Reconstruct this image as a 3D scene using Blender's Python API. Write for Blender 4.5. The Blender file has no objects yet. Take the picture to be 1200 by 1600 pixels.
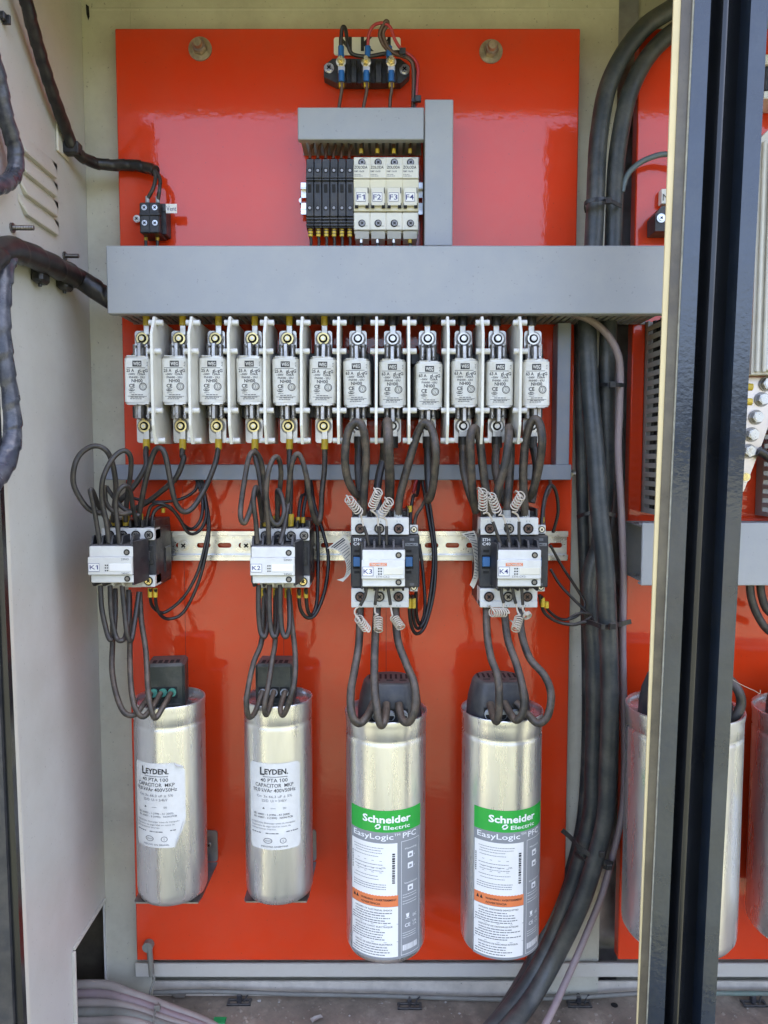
import bpy, math, random
from mathutils import Vector, Matrix
random.seed(7)
sc = bpy.context.scene
COL = sc.collection
R = math.radians

# ------------------------------------------------------------------ camera
PITCH = 4.1; CAMY = -0.95; F = 1200.0; PX = 595.0; PY = 800.0
cam = bpy.data.cameras.new('camera'); camo = bpy.data.objects.new('camera', cam); COL.objects.link(camo)
camo.location = (0, CAMY, 0); camo.rotation_euler = (R(90 - PITCH), 0, 0)
cam.sensor_fit = 'VERTICAL'; cam.sensor_height = 24; cam.lens = 18; cam.shift_x = 5 / 1600.0
cam.clip_start = 0.01; cam.clip_end = 2000
sc.camera = camo

# ------------------------------------------------------------------ sky, sun, exposure
SUN_EL, SUN_AZ = 58, 20          # the sun stands behind the cabinet, a little to the right
w = bpy.data.worlds.new("World"); sc.world = w; w.use_nodes = True
nt = w.node_tree; bg = nt.nodes['Background']
sky = nt.nodes.new('ShaderNodeTexSky'); sky.sky_type = 'NISHITA'; sky.sun_disc = False
sky.sun_elevation = R(SUN_EL); sky.sun_rotation = R(SUN_AZ)
sky.air_density = .6; sky.dust_density = 8.0; sky.ozone_density = .6
nt.links.new(sky.outputs[0], bg.inputs[0]); bg.inputs[1].default_value = 0.13
sl = bpy.data.lights.new('sun', 'SUN'); sl.energy = 3.2; sl.angle = R(0.5); sl.color = (1, .95, .87)
so = bpy.data.objects.new('sun', sl); COL.objects.link(so)
sd = Vector((math.sin(R(SUN_AZ)) * math.cos(R(SUN_EL)), math.cos(R(SUN_AZ)) * math.cos(R(SUN_EL)), math.sin(R(SUN_EL))))
so.rotation_euler = (-sd).to_track_quat('-Z', 'Y').to_euler()
sc.view_settings.view_transform = 'Standard'; sc.view_settings.look = 'None'
sc.view_settings.gamma = 1; sc.view_settings.exposure = 3.75
sc.cycles.max_bounces = 8; sc.cycles.diffuse_bounces = 4; sc.cycles.glossy_bounces = 4
sc.cycles.use_denoising = True
sc.cycles.caustics_reflective = False; sc.cycles.caustics_refractive = False

# ------------------------------------------------------------------ picture point -> place at distance Y (or on the wall X)
TH = R(90 - PITCH); CT, ST = math.cos(TH), math.sin(TH)
def ray(px, py):
    a = (px - PX) / F; b = -(py - PY) / F; c = -1.0
    return a, b * CT - c * ST, b * ST + c * CT
def P(px, py, Y):
    a, b, c = ray(px, py); t = (Y - CAMY) / b
    return Vector((a * t, Y, c * t))
def W(px, py, X):
    a, b, c = ray(px, py); t = X / a
    return Vector((X, CAMY + b * t, c * t))
def S(Y): return (Y - CAMY) / F          # metres per picture pixel

# ------------------------------------------------------------------ materials
MAT = {}
def mat(name, col, rough=.5, metal=0., var=.12, vscale=25., bump=.0, bscale=200., dust=None, dustamt=0., coat=0., spec=.5,
        rvar=.1, stretch=None, speck=0., col2=None, c2amt=.0, c2scale=6., dscale=60., upamt=0.):
    m = bpy.data.materials.new(name); m.use_nodes = True; MAT[name] = m
    t = m.node_tree; N = t.nodes; L = t.links; b = N['Principled BSDF']
    geo = N.new('ShaderNodeNewGeometry'); pos = geo.outputs['Position']
    if stretch:
        mp = N.new('ShaderNodeMapping'); mp.inputs['Scale'].default_value = stretch; L.new(pos, mp.inputs[0]); pos = mp.outputs[0]
    def noise(scale, det=4, rgh=.55):
        n = N.new('ShaderNodeTexNoise'); n.inputs['Scale'].default_value = scale
        n.inputs['Detail'].default_value = det; n.inputs['Roughness'].default_value = rgh; L.new(pos, n.inputs['Vector']); return n.outputs['Fac']
    def rng(sock, a, bb, c, d):
        r = N.new('ShaderNodeMapRange'); L.new(sock, r.inputs[0])
        for i, q in enumerate((a, bb, c, d)): r.inputs[i + 1].default_value = q
        return r.outputs[0]
    def mix(fac, A, B, mode='MIX'):
        x = N.new('ShaderNodeMix'); x.data_type = 'RGBA'; x.blend_type = mode
        if hasattr(fac, 'type'): L.new(fac, x.inputs[0])
        else: x.inputs[0].default_value = fac
        for q, i in ((A, 6), (B, 7)):
            if hasattr(q, 'type'): L.new(q, x.inputs[i])
            else: x.inputs[i].default_value = (*q, 1)
        return x.outputs[2]
    n1 = noise(vscale)
    c = mix(rng(n1, .3, .7, 0, 1), tuple(q * (1 - var) for q in col), tuple(min(1, q * (1 + var)) for q in col))
    if col2: c = mix(rng(noise(c2scale, 6, .65), .5, .68, 0, c2amt), c, col2)
    if speck: c = mix(rng(noise(330, 2, .5), .70, .74, 0, speck), c, (.02, .018, .015))
    if dust:
        f = rng(noise(dscale, 6, .7), .42, .66, 0, dustamt)
        if upamt:
            sx = N.new('ShaderNodeSeparateXYZ'); L.new(geo.outputs['Normal'], sx.inputs[0])
            ad = N.new('ShaderNodeMath'); ad.operation = 'ADD'; ad.use_clamp = True
            L.new(f, ad.inputs[0]); L.new(rng(sx.outputs[2], .1, 1, 0, upamt), ad.inputs[1]); f = ad.outputs[0]
        c = mix(f, c, dust)
    L.new(c, b.inputs['Base Color'])
    L.new(rng(noise(vscale * 1.7), .3, .7, max(.02, rough - rvar), min(1, rough + rvar)), b.inputs['Roughness'])
    b.inputs['Metallic'].default_value = metal; b.inputs['Specular IOR Level'].default_value = spec
    if coat: b.inputs['Coat Weight'].default_value = coat; b.inputs['Coat Roughness'].default_value = .025
    if bump:
        bp = N.new('ShaderNodeBump'); bp.inputs['Strength'].default_value = bump; bp.inputs['Distance'].default_value = .001
        L.new(noise(bscale, 3), bp.inputs['Height']); L.new(bp.outputs[0], b.inputs['Normal'])
        if coat: L.new(bp.outputs[0], b.inputs['Coat Normal'])
    return m
mat('red_paint', (.72, .048, .008), .32, var=.05, vscale=6, bump=.16, bscale=110, coat=.9, spec=.12, speck=.35, rvar=.04, dust=(.42, .14, .08), dustamt=.10, dscale=14)
mat('cream_paint', (.58, .56, .49), .42, var=.06, vscale=9, bump=.08, bscale=150, speck=.35, dust=(.30, .26, .20), dustamt=.22, dscale=9, rvar=.06)
mat('frame_paint', (.58, .565, .46), .35, var=.08, vscale=8, bump=.10, bscale=120, speck=.5, dust=(.25, .22, .16), dustamt=.3, dscale=12, rvar=.06)
mat('wall_paint', (.575, .57, .53), .45, var=.05, vscale=4, bump=.06, bscale=90, speck=.35, dust=(.40, .36, .30), dustamt=.3, dscale=7, rvar=.06)
mat('edge_cream', (.60, .49, .27), .5, var=.05, bump=.05)
mat('chipped_primer', (.55, .50, .42), .7, var=.15, speck=.6, vscale=60)
mat('duct_grey', (.30, .31, .325), .38, var=.03, vscale=5, bump=.02, dust=(.44, .42, .38), dustamt=.22, dscale=16, rvar=.05, speck=.3)
mat('slot_duct', (.24, .235, .215), .55, var=.08, dust=(.32, .29, .25), dustamt=.4)
mat('bar_grey', (.22, .24, .285), .4, var=.05, dust=(.30, .27, .24), dustamt=.3, upamt=.3)
mat('black_plastic', (.011, .012, .014), .42, var=.2, dust=(.14, .125, .11), dustamt=.25, upamt=.35, dscale=90)
mat('grey_black', (.020, .022, .027), .5, var=.15, dust=(.16, .14, .12), dustamt=.2, upamt=.35, bump=.04, bscale=700)
mat('cap_plastic', (.019, .022, .028), .5, var=.15, dust=(.18, .16, .13), dustamt=.18, upamt=.4, bump=.05, bscale=700)
mat('green_black', (.014, .020, .018), .45, var=.15, dust=(.14, .13, .11), dustamt=.25, upamt=.4)
mat('dark_hole', (.006, .006, .006), .8, var=.1)
mat('ivory_plastic', (.70, .67, .57), .42, var=.04, dust=(.40, .35, .27), dustamt=.18, upamt=.2, dscale=50)
mat('yellowed_plastic', (.66, .61, .44), .42, var=.05)
mat('white_plastic', (.66, .655, .62), .42, var=.04, dust=(.42, .38, .32), dustamt=.2, upamt=.25, dscale=60)
mat('barrier_plastic', (.72, .70, .62), .38, var=.05, dust=(.42, .37, .28), dustamt=.2, dscale=30)
mat('ceramic', (.82, .81, .76), .32, var=.03, dust=(.50, .42, .26), dustamt=.35, dscale=70)
mat('paper', (.80, .785, .75), .6, var=.03)
mat('old_paper', (.58, .53, .42), .7, var=.12, dust=(.42, .36, .26), dustamt=.4)
mat('label_silver', (.70, .69, .66), .45, var=.04, dust=(.5, .48, .42), dustamt=.25)
mat('ink', (.018, .018, .02), .6, var=.1)
mat('ink_soft', (.13, .13, .135), .6, var=.2)
mat('ink_blue', (.03, .035, .16), .6, var=.1)
mat('ink_white', (.85, .85, .85), .5, var=.02)
mat('ink_orange', (.72, .20, .07), .5, var=.05)
mat('brand_green', (.02, .36, .045), .42, var=.03)
mat('label_grey', (.25, .26, .275), .42, var=.03)
mat('old_brass', (.50, .42, .27), .4, 1., var=.25, vscale=120, dust=(.20, .14, .07), dustamt=.5, dscale=140)
mat('old_zinc', (.36, .33, .28), .45, 1., var=.25, vscale=120, dust=(.16, .12, .08), dustamt=.5, dscale=140)
mat('scribe', (.22, .02, .01), .5)
mat('zinc', (.62, .60, .55), .32, 1., var=.15, vscale=80, dust=(.35, .30, .22), dustamt=.35, dscale=120)
mat('zinc_yellow', (.72, .60, .28), .32, 1., var=.18, vscale=80, dust=(.30, .25, .12), dustamt=.35, dscale=120)
mat('rail_metal', (.70, .70, .68), .30, 1., var=.1, vscale=40, rvar=.1, dust=(.42, .40, .34), dustamt=.2)
mat('bright_steel', (.52, .52, .51), .3, 1., var=.1, vscale=90)
mat('dark_steel', (.22, .21, .20), .42, 1., var=.2, vscale=100, dust=(.2, .17, .13), dustamt=.4, dscale=100)
mat('spring_metal', (.42, .41, .40), .35, 1., var=.2, vscale=100)
mat('silver_plate', (.56, .55, .52), .38, 1., var=.1, vscale=70, dust=(.40, .34, .25), dustamt=.3, dscale=80)
mat('aluminium', (.70, .70, .695), .30, .84, var=.07, vscale=60, rvar=.07, bump=.05, bscale=26, stretch=(1, 1, .12), dust=(.50, .49, .46), dustamt=.30, dscale=24)
mat('galvanised', (.36, .36, .36), .4, 1., var=.15, vscale=60)
mat('cable_black', (.012, .012, .013), .38, var=.2, dust=(.12, .095, .075), dustamt=.25, upamt=.45, dscale=55)
mat('cable_dusty', (.018, .0165, .015), .5, var=.35, dust=(.18, .13, .09), dustamt=.45, upamt=.5, dscale=80, bump=.05, bscale=500)
mat('cable_grey', (.020, .019, .018), .45, var=.3, dust=(.13, .10, .08), dustamt=.30, upamt=.35, dscale=90)
mat('main_cable', (.028, .034, .036), .45, var=.2, vscale=20, dust=(.13, .125, .105), dustamt=.5, dscale=30, upamt=.2, bump=.05)
mat('wrap_blue', (.028, .032, .046), .3, var=.2, dust=(.25, .25, .27), dustamt=.3, dscale=60)
mat('wire_black', (.010, .010, .011), .4, var=.2, dust=(.09, .07, .055), dustamt=.3)
mat('wire_red', (.42, .03, .035), .4, var=.1)
mat('wire_brown', (.09, .045, .03), .45, var=.1)
mat('cable_purple', (.25, .195, .20), .5, var=.1, dust=(.24, .19, .17), dustamt=.5, speck=.4)
mat('cable_beige', (.30, .265, .235), .55, var=.1, dust=(.27, .23, .20), dustamt=.6)
mat('cable_bluegrey', (.10, .13, .14), .4, var=.1)
mat('pipe_grey', (.20, .20, .175), .6, var=.15, dust=(.17, .15, .12), dustamt=.5)
mat('pipe_green', (.14, .20, .165), .6, var=.15, dust=(.17, .15, .12), dustamt=.5)
mat('yellow_crimp', (.62, .43, .03), .42, var=.1, dust=(.35, .25, .06), dustamt=.5, dscale=120)
mat('blue_crimp', (.015, .12, .38), .4, var=.1)
mat('blue_tab', (.03, .13, .32), .4, var=.1)
mat('teal_seal', (.06, .25, .19), .4, var=.1)
mat('grey_sleeve', (.36, .38, .40), .5, var=.1)
mat('coil_white', (.50, .44, .36), .5, var=.1, dust=(.4, .34, .26), dustamt=.3)
mat('post_black', (.014, .022, .036), .13, var=.2, bump=.22, bscale=210, coat=.5, rvar=.04, dust=(.10, .10, .08), dustamt=.10, dscale=30)
mat('primer_and_bay_shade', (.075, .062, .045), .42, var=.15, vscale=30, bump=.1, speck=.5, dust=(.22, .19, .12), dustamt=.3, dscale=25)
mat('seal_line', (.40, .38, .30), .6, var=.25, vscale=150)
mat('rubber', (.010, .011, .013), .22, var=.2, bump=.08, bscale=40, rvar=.05)
mat('floor_dirt', (.25, .20, .15), .85, var=.25, vscale=18, bump=.5, bscale=90, col2=(.42, .35, .27), c2amt=.8, c2scale=22, dust=(.14, .115, .09), dustamt=.6, dscale=35)
mat('scrap_green', (.02, .32, .09), .4)
mat('scrap_paper', (.36, .33, .29), .8)
mat('beige_device', (.56, .53, .46), .42, var=.05, dust=(.4, .36, .28), dustamt=.2)
mat('busbar', (.55, .50, .46), .38, 1., var=.1)
mat('ground', (.042, .046, .026), .95, var=.4, vscale=2.5, bump=.5, bscale=9, col2=(.075, .066, .048), c2amt=.8, c2scale=.6)

# ------------------------------------------------------------------ mesh builder
TXT = {}
rnb = random.Random(9)
def glyphs(s, bold=0., shear=0.):
    k = (s, bold, shear)
    if k not in TXT:
        cu = bpy.data.curves.new('t', 'FONT'); cu.body = s; cu.resolution_u = 2; cu.offset = bold; cu.shear = shear
        ob = bpy.data.objects.new('t', cu); me = bpy.data.meshes.new_from_object(ob)
        vs = [(v.co.x, v.co.y) for v in me.vertices]; fs = [tuple(p.vertices) for p in me.polygons]
        bpy.data.objects.remove(ob); bpy.data.curves.remove(cu); bpy.data.meshes.remove(me)
        xs = [v[0] for v in vs] or [0, 1]; x0 = min(xs); wd = max(xs) - x0
        TXT[k] = ([(x - x0, y) for x, y in vs], fs, wd)
    return TXT[k]

class M:
    def __init__(s): s.v = []; s.f = []; s.mi = []; s.sm = []; s.mats = []
    def add(s, vs, fs, m, smooth=False):
        if m not in s.mats: s.mats.append(m)
        k = s.mats.index(m); o = len(s.v)
        s.v += [Vector(q) for q in vs]
        for f in fs: s.f.append([i + o for i in f]); s.mi.append(k); s.sm.append(smooth)
        return s
    def box(s, x0, x1, y0, y1, z0, z1, m, c=0.):
        if x0 > x1: x0, x1 = x1, x0
        if y0 > y1: y0, y1 = y1, y0
        if z0 > z1: z0, z1 = z1, z0
        c = min(c, (x1 - x0) * .3, (y1 - y0) * .3, (z1 - z0) * .3)
        if c <= 0:
            vs = [(x, y, z) for x in (x0, x1) for y in (y0, y1) for z in (z0, z1)]
            return s.add(vs, [(0, 1, 3, 2), (4, 6, 7, 5), (0, 4, 5, 1), (2, 3, 7, 6), (0, 2, 6, 4), (1, 5, 7, 3)], m)
        ctr = ((x0 + x1) / 2, (y0 + y1) / 2, (z0 + z1) / 2); h = ((x1 - x0) / 2, (y1 - y0) / 2, (z1 - z0) / 2)
        vs = []; idx = {}
        for sx in (-1, 1):
            for sy in (-1, 1):
                for sz in (-1, 1):
                    g = (sx, sy, sz)
                    for a in range(3):
                        idx[(g, a)] = len(vs)
                        vs.append(tuple(ctr[k] + g[k] * (h[k] if k == a else h[k] - c) for k in range(3)))
        fs = []
        for a in range(3):
            b, d = (a + 1) % 3, (a + 2) % 3
            for sg in (-1, 1):
                q = []
                for (u, v) in ((-1, -1), (1, -1), (1, 1), (-1, 1)):
                    g = [0, 0, 0]; g[a] = sg; g[b] = u; g[d] = v; q.append(idx[(tuple(g), a)])
                fs.append(q if sg > 0 else q[::-1])
            for u in (-1, 1):
                for v in (-1, 1):          # edge along axis a between faces b and d
                    g0 = [0, 0, 0]; g0[a] = -1; g0[b] = u; g0[d] = v; g1 = g0[:]; g1[a] = 1; g0 = tuple(g0); g1 = tuple(g1)
                    q = [idx[(g0, b)], idx[(g1, b)], idx[(g1, d)], idx[(g0, d)]]
                    fs.append(q if u * v < 0 else q[::-1])
        for g in [(a, b, c2) for a in (-1, 1) for b in (-1, 1) for c2 in (-1, 1)]:
            q = [idx[(g, 0)], idx[(g, 1)], idx[(g, 2)]]
            fs.append(q if g[0] * g[1] * g[2] > 0 else q[::-1])
        return s.add(vs, fs, m)
    def pbox(s, px0, py0, px1, py1, Yf, Yb, m, c=.0006):
        a = P(px0, py0, Yf); b = P(px1, py1, Yf)
        return s.box(a.x, b.x, Yf, Yb, b.z, a.z, m, c)
    def prism(s, poly, plane, a0, a1, m, smooth=False):
        n = len(poly)
        f = {'xz': lambda u, v, w: (u, w, v), 'yz': lambda u, v, w: (w, u, v), 'xy': lambda u, v, w: (u, v, w)}[plane]
        vs = [f(u, v, a0) for u, v in poly] + [f(u, v, a1) for u, v in poly]
        s.add(vs, [tuple(range(n))[::-1], tuple(range(n, 2 * n))], m)
        o = [(i, (i + 1) % n, n + (i + 1) % n, n + i) for i in range(n)]
        return s.add(vs, o, m, smooth)
    def cyl(s, p0, p1, r, m, n=14, r2=None, smooth=True, caps=True, rot=0.):
        p0 = Vector(p0); p1 = Vector(p1); r2 = r if r2 is None else r2
        d = (p1 - p0).normalized(); u = d.orthogonal().normalized(); v = d.cross(u)
        vs = []
        for p, q in ((p0, r), (p1, r2)):
            for i in range(n):
                a = 2 * math.pi * i / n + rot; vs.append(p + (u * math.cos(a) + v * math.sin(a)) * q)
        s.add(vs, [(i, (i + 1) % n, n + (i + 1) % n, n + i) for i in range(n)], m, smooth)
        if caps: s.add(vs, [tuple(range(n))[::-1], tuple(range(n, 2 * n))], m)
        return s
    def ring(s, c, r0, r1, m, h=.001, n=20):          # washer facing -Y
        c = Vector(c); vs = []
        for (r, y) in ((r0, 0), (r1, 0), (r1, -h), (r0, -h)):
            for i in range(n):
                a = 2 * math.pi * i / n; vs.append((c.x + r * math.cos(a), c.y + y, c.z + r * math.sin(a)))
        fs = [(k * n + i, k * n + (i + 1) % n, ((k + 1) % 4) * n + (i + 1) % n, ((k + 1) % 4) * n + i) for k in range(4) for i in range(n)]
        return s.add(vs, fs, m)
    def disc(s, c, r, m, n=16, sz=1.):
        c = Vector(c)
        return s.add([(c.x + r * math.cos(2 * math.pi * i / n), c.y, c.z + r * sz * math.sin(2 * math.pi * i / n)) for i in range(n)], [tuple(range(n))], m)
    def lathe(s, prof, cx, cy, m, n=48, smooth=True):
        vs = [(cx + r * math.sin(2 * math.pi * i / n), cy - r * math.cos(2 * math.pi * i / n), z) for r, z in prof for i in range(n)]
        fs = [(k * n + i, k * n + (i + 1) % n, (k + 1) * n + (i + 1) % n, (k + 1) * n + i) for k in range(len(prof) - 1) for i in range(n)]
        s.add(vs, fs, m, smooth)
        s.add([vs[i] for i in range(n)], [tuple(range(n))], m)
        k = (len(prof) - 1) * n
        return s.add([vs[k + i] for i in range(n)], [tuple(range(n))], m)
    def tube(s, pts, r, m, n=10, caps=True, wrap=None):
        pts = [Vector(p) for p in pts]; vs = []; u = None; L = 0
        k = len(pts); rr = r if isinstance(r, (list, tuple)) else [r] * k
        for i, p in enumerate(pts):
            d = (pts[min(i + 1, k - 1)] - pts[max(i - 1, 0)]).normalized()
            if i: L += (p - pts[i - 1]).length
            u = d.orthogonal().normalized() if u is None else (u - d * u.dot(d)).normalized()
            v = d.cross(u)
            for j in range(n):
                a = 2 * math.pi * j / n; q = rr[i]
                if wrap: q *= 1 + .17 * (((L / wrap) - j / n) % 1.0)
                vs.append(p + (u * math.cos(a) + v * math.sin(a)) * q)
        s.add(vs, [(i * n + j, i * n + (j + 1) % n, (i + 1) * n + (j + 1) % n, (i + 1) * n + j) for i in range(k - 1) for j in range(n)], m, True)
        if caps: s.add(vs, [tuple(range(n))[::-1], tuple(range((k - 1) * n, k * n))], m)
        return s
    def text(s, t, f, u, v, h, m, width=None, bold=0., shear=0., align='l'):
        """letters: cap height h at (u, v) of the surface f(u, v)"""
        vs, fs, wd = glyphs(t, bold, shear); k = h / .70; kx = k if width is None else width / max(wd, 1e-6)
        if align == 'c': u = u - wd * kx / 2
        if '1' in t and h > .002:
            for i, ch in enumerate(t):
                if ch == '1':
                    xr = glyphs(t[:i + 1], bold, shear)[2]; q = [(xr - .05, .70), (xr - .24, .56), (xr - .24, .46), (xr - .05, .58)]
                    s.add([f(u + a * kx, v + b * k) for a, b in q], [(0, 1, 2, 3)], m)
        return s.add([f(u + a * kx, v + b * k) for a, b in vs], fs, m)
    def rect(s, f, u0, v0, u1, v1, m, n=1):
        vs = []
        for i in range(n + 1):
            u = u0 + (u1 - u0) * i / n; vs += [f(u, v0), f(u, v1)]
        return s.add(vs, [(2 * i, 2 * i + 2, 2 * i + 3, 2 * i + 1) for i in range(n)], m)
    def dashes(s, f, u0, u1, v, h, m, rnd, n=1):
        u = u0
        while u < u1 - h:
            l = min(u1 - u, h * rnd.uniform(1.2, 5)); s.rect(f, u, v, u + l, v + h, m, n); u += l + h * rnd.uniform(.5, .9)
        return s
    def build(s, name, parent=None, label=None, cat=None, group=None, kind=None):
        me = bpy.data.meshes.new(name)
        if parent is not None: off = parent_loc(parent)
        else:
            xs = [q.x for q in s.v]; ys = [q.y for q in s.v]; zs = [q.z for q in s.v]
            off = Vector(((min(xs) + max(xs)) / 2, (min(ys) + max(ys)) / 2, min(zs)))
        me.from_pydata([tuple(q - off) for q in s.v], [], s.f)
        for k in s.mats: me.materials.append(MAT[k])
        me.polygons.foreach_set('material_index', s.mi); me.polygons.foreach_set('use_smooth', s.sm); me.update()
        o = bpy.data.objects.new(name, me); COL.objects.link(o)
        if parent is not None:
            o.parent = parent
            if label: o['label'] = label
        else:
            o.location = off; tag(o, label, cat, group, kind)
        if kind and parent is not None: o['kind'] = kind
        return o
def parent_loc(o):
    v = Vector(o.location) if o.parent is None else parent_loc(o.parent) + Vector(o.location)
    return v
def tag(o, label=None, cat=None, group=None, kind=None):
    for k, q in (('label', label), ('category', cat), ('group', group), ('kind', kind)):
        if q: o[k] = q
def thing(name, label, cat, loc, group=None):
    o = bpy.data.objects.new(name, None); COL.objects.link(o); o.location = loc; o.empty_display_size = .01
    tag(o, label, cat, group); return o
def copy_tree(o, loc, label=None, parent=None):
    c = o.copy(); COL.objects.link(c)
    if parent is None:
        c.location = loc
        if label: c['label'] = label
    else: c.parent = parent
    for ch in KIDS(o): copy_tree(ch, None, None, c)
    return c
def KIDS(o): return [q for q in COL.objects if q.parent == o]
def spline(pts, sub=6):
    p = [Vector(q) for q in pts]
    if len(p) < 3: return p
    out = []
    for i in range(len(p) - 1):
        a = p[max(i - 1, 0)]; b = p[i]; c = p[i + 1]; d = p[min(i + 2, len(p) - 1)]
        for k in range(sub):
            t = k / sub
            out.append(.5 * ((2 * b) + (-a + c) * t + (2 * a - 5 * b + 4 * c - d) * t * t + (-a + 3 * b - 3 * c + d) * t ** 3))
    out.append(p[-1]); return out
def path(pts, Y):
    """picture points with distances Y (one, or keys spread evenly along the points)"""
    Y = Y if isinstance(Y, (list, tuple)) else [Y, Y]; n = len(pts); out = []
    for i, q in enumerate(pts):
        if len(q) == 3: out.append(W(q[1], q[2], XL + q[0]) if q[0] < 1 and q[0] > 0 else P(*q)); continue
        t = i / max(1, n - 1) * (len(Y) - 1); k = min(int(t), len(Y) - 2); out.append(P(q[0], q[1], Y[k] + (Y[k + 1] - Y[k]) * (t - k)))
    return out
def wire(label, pts, Y, rpx, m='cable_grey', name='wire', cat='wire', group=None, sub=6, n=10, wrap=None, parent=None, extra=None):
    q = spline(path(pts, Y), sub); r = rpx * S(Y if not isinstance(Y, (list, tuple)) else sum(Y) / len(Y))
    o = M().tube(q, r, m, n, wrap=wrap).build(name, parent, label, cat if parent is None else None, group if parent is None else None)
    for ex_ in (extra if isinstance(extra, list) else [extra] if extra else []):
        mm = M(); ex_(mm, q, r); mm.build('cable_end', o)
    return o
def flat(Y): return lambda u, v: (u, Y, v)
def screw(mm, c, r, m='zinc', slot='dark_hole', h=.0012, cross=True):
    c = Vector(c); mm.cyl(c, c + Vector((0, -h, 0)), r, m, 14)
    y = c.y - h - .0002
    for a in ((.8, 2.4) if cross else (.6,)):
        dx, dz = math.cos(a), math.sin(a); t = r * .18; l = r * .62
        mm.add([(c.x + dx * l + dz * t, y, c.z + dz * l - dx * t), (c.x + dx * l - dz * t, y, c.z + dz * l + dx * t),
                (c.x - dx * l - dz * t, y, c.z - dz * l + dx * t), (c.x - dx * l + dz * t, y, c.z - dz * l - dx * t)], [(0, 1, 2, 3)], slot)
def hexbolt(mm, c, r, h, m, stud=None, washer=None, mw='zinc'):
    c = Vector(c)
    if washer: mm.ring(c, r * .5, washer, mw, .0012); c = c + Vector((0, -.0012, 0))
    mm.cyl(c, c + Vector((0, -h, 0)), r, m, 6, r2=r * .98, smooth=False, rot=random.uniform(0, 1))
    mm.cyl(c + Vector((0, -h, 0)), c + Vector((0, -h - .0004, 0)), r * .82, m, 16)
    if stud: mm.cyl(c + Vector((0, -h, 0)), c + Vector((0, -h - stud, 0)), r * .5, m, 12)
def rrect(x0, x1, z0, z1, r, n=4):
    out = []
    for cx, cz, a in ((x1 - r, z1 - r, 0), (x0 + r, z1 - r, 90), (x0 + r, z0 + r, 180), (x1 - r, z0 + r, 270)):
        for i in range(n + 1):
            t = R(a + 90 * i / n); out.append((cx + r * math.cos(t), cz + r * math.sin(t)))
    return out

# ================================================================== outside ground and the cabinet
ZF = P(600, 1540, .045).z            # cabinet floor level
ZR = P(600, -8, .045).z               # underside of the roof
XL = -.363; XR = .80; YB = .045; YFR = -.257
YG = .9
M().box(-60, 60, -60, 60, ZF - .22 - .5, ZF - .22, 'ground').build('ground', label=None, cat=None, kind='structure')

cab = thing('electrical_cabinet', 'cream painted steel switchgear cabinet with open front holding all the equipment', 'cabinet', (.2, 0, ZF - .2))
M().box(XL - .002, XR + .002, YB, YB + .003, ZF - .2, ZR + .01, 'frame_paint').build('back_panel', cab)
M().box(XL - .004, XR + .004, YFR - .004, YB + .004, ZR, ZR + .003, 'frame_paint').build('roof_panel', cab)
fl = M().box(XL - .004, XR + .004, YFR - .002, YB - .0005, ZF - .003, ZF, 'floor_dirt')
fl.build('floor_panel', cab)
M().box(XL - .004, XR + .004, YFR - .002, YB + .02, ZF - .215, ZF - .19, 'frame_paint').build('base_panel', cab)
M().box(XL - .004, XR + .004, YFR - .006, YFR - .003, ZF - .2, ZF - .004, 'cream_paint').build('plinth_panel', cab)
M().box(XR, XR + .003, YFR, YB, ZF - .2, ZR, 'wall_paint').build('side_wall', cab)
# left wall with the cut-out at the bottom
h0 = W(114, 1498, XL); h1 = W(161, 1412, XL); h2 = W(166, 1530, XL)
yh0, yh1 = h0.y, min(h2.y, YB - .004); zt = h1.z + .002
sw = M()
sw.box(XL - .002, XL, YFR, yh0, ZF - .2, ZR, 'wall_paint')
sw.box(XL - .002, XL, yh0, yh1, zt, ZR, 'wall_paint')
sw.box(XL - .002, XL, yh1, YB, ZF - .2, ZR, 'wall_paint')
side = sw.build('side_wall', cab)
hb = M(); hb.box(XL - .14, XL - .0025, yh0 - .05, yh0 - .047, ZF - .2, zt + .05, 'primer_and_bay_shade'); hb.box(XL - .14, XL - .0025, YB, YB + .003, ZF - .2, zt + .05, 'primer_and_bay_shade')
hb.box(XL - .143, XL - .14, yh0 - .05, YB, ZF - .2, zt + .05, 'primer_and_bay_shade'); hb.box(XL - .14, XL - .0025, yh0 - .05, YB, zt + .047, zt + .05, 'primer_and_bay_shade')
hb.box(XL - .14, XL - .0025, yh0 - .05, YB, ZF - .2, ZF - .19, 'primer_and_bay_shade')
hb.build('shade_dark_bay', cab)  # closed box behind the cut-out, coloured dark to stand for the shade inside
M().box(XL, XL + .004, yh0 - .004, yh0, ZF, zt, 'cream_paint', .0005).box(XL, XL + .003, yh0, yh1, zt, zt + .004, 'cream_paint', .0005).build('opening_edge', side)
# louvres pressed in the side wall
for (a, b) in ((257, 287), (287, 315), (315, 345), (345, 373)):
    z1 = P(90, a, W(90, a, XL).y).z; z0 = P(90, b, W(90, b, XL).y).z; ya, yb = W(27, 300, XL).y, W(90, 300, XL).y
    l = M(); n = 8
    sec = [(XL + .0003, z1 - .001), (XL + .0052, z0 + .0022), (XL + .0049, z0 + .0010), (XL + .0003, z0 + .0008)]
    vs = [];
    for i in range(n + 1):
        t = i / n; e = min(1, 14 * t * (1 - t)) ** .5; y = ya + (yb - ya) * t
        for (x, z) in sec: vs.append((XL + .0003 + (x - XL - .0003) * e, y, z1 - .001 + (z - z1 + .001) * (.4 + .6 * e) if z < z1 - .002 else z))
    l.add(vs, [(i * 4 + k, i * 4 + (k + 1) % 4, i * 4 + 4 + (k + 1) % 4, i * 4 + 4 + k) for i in range(n) for k in range(4)], 'cream_paint', False)
    l.build('louvre', side)
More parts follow.
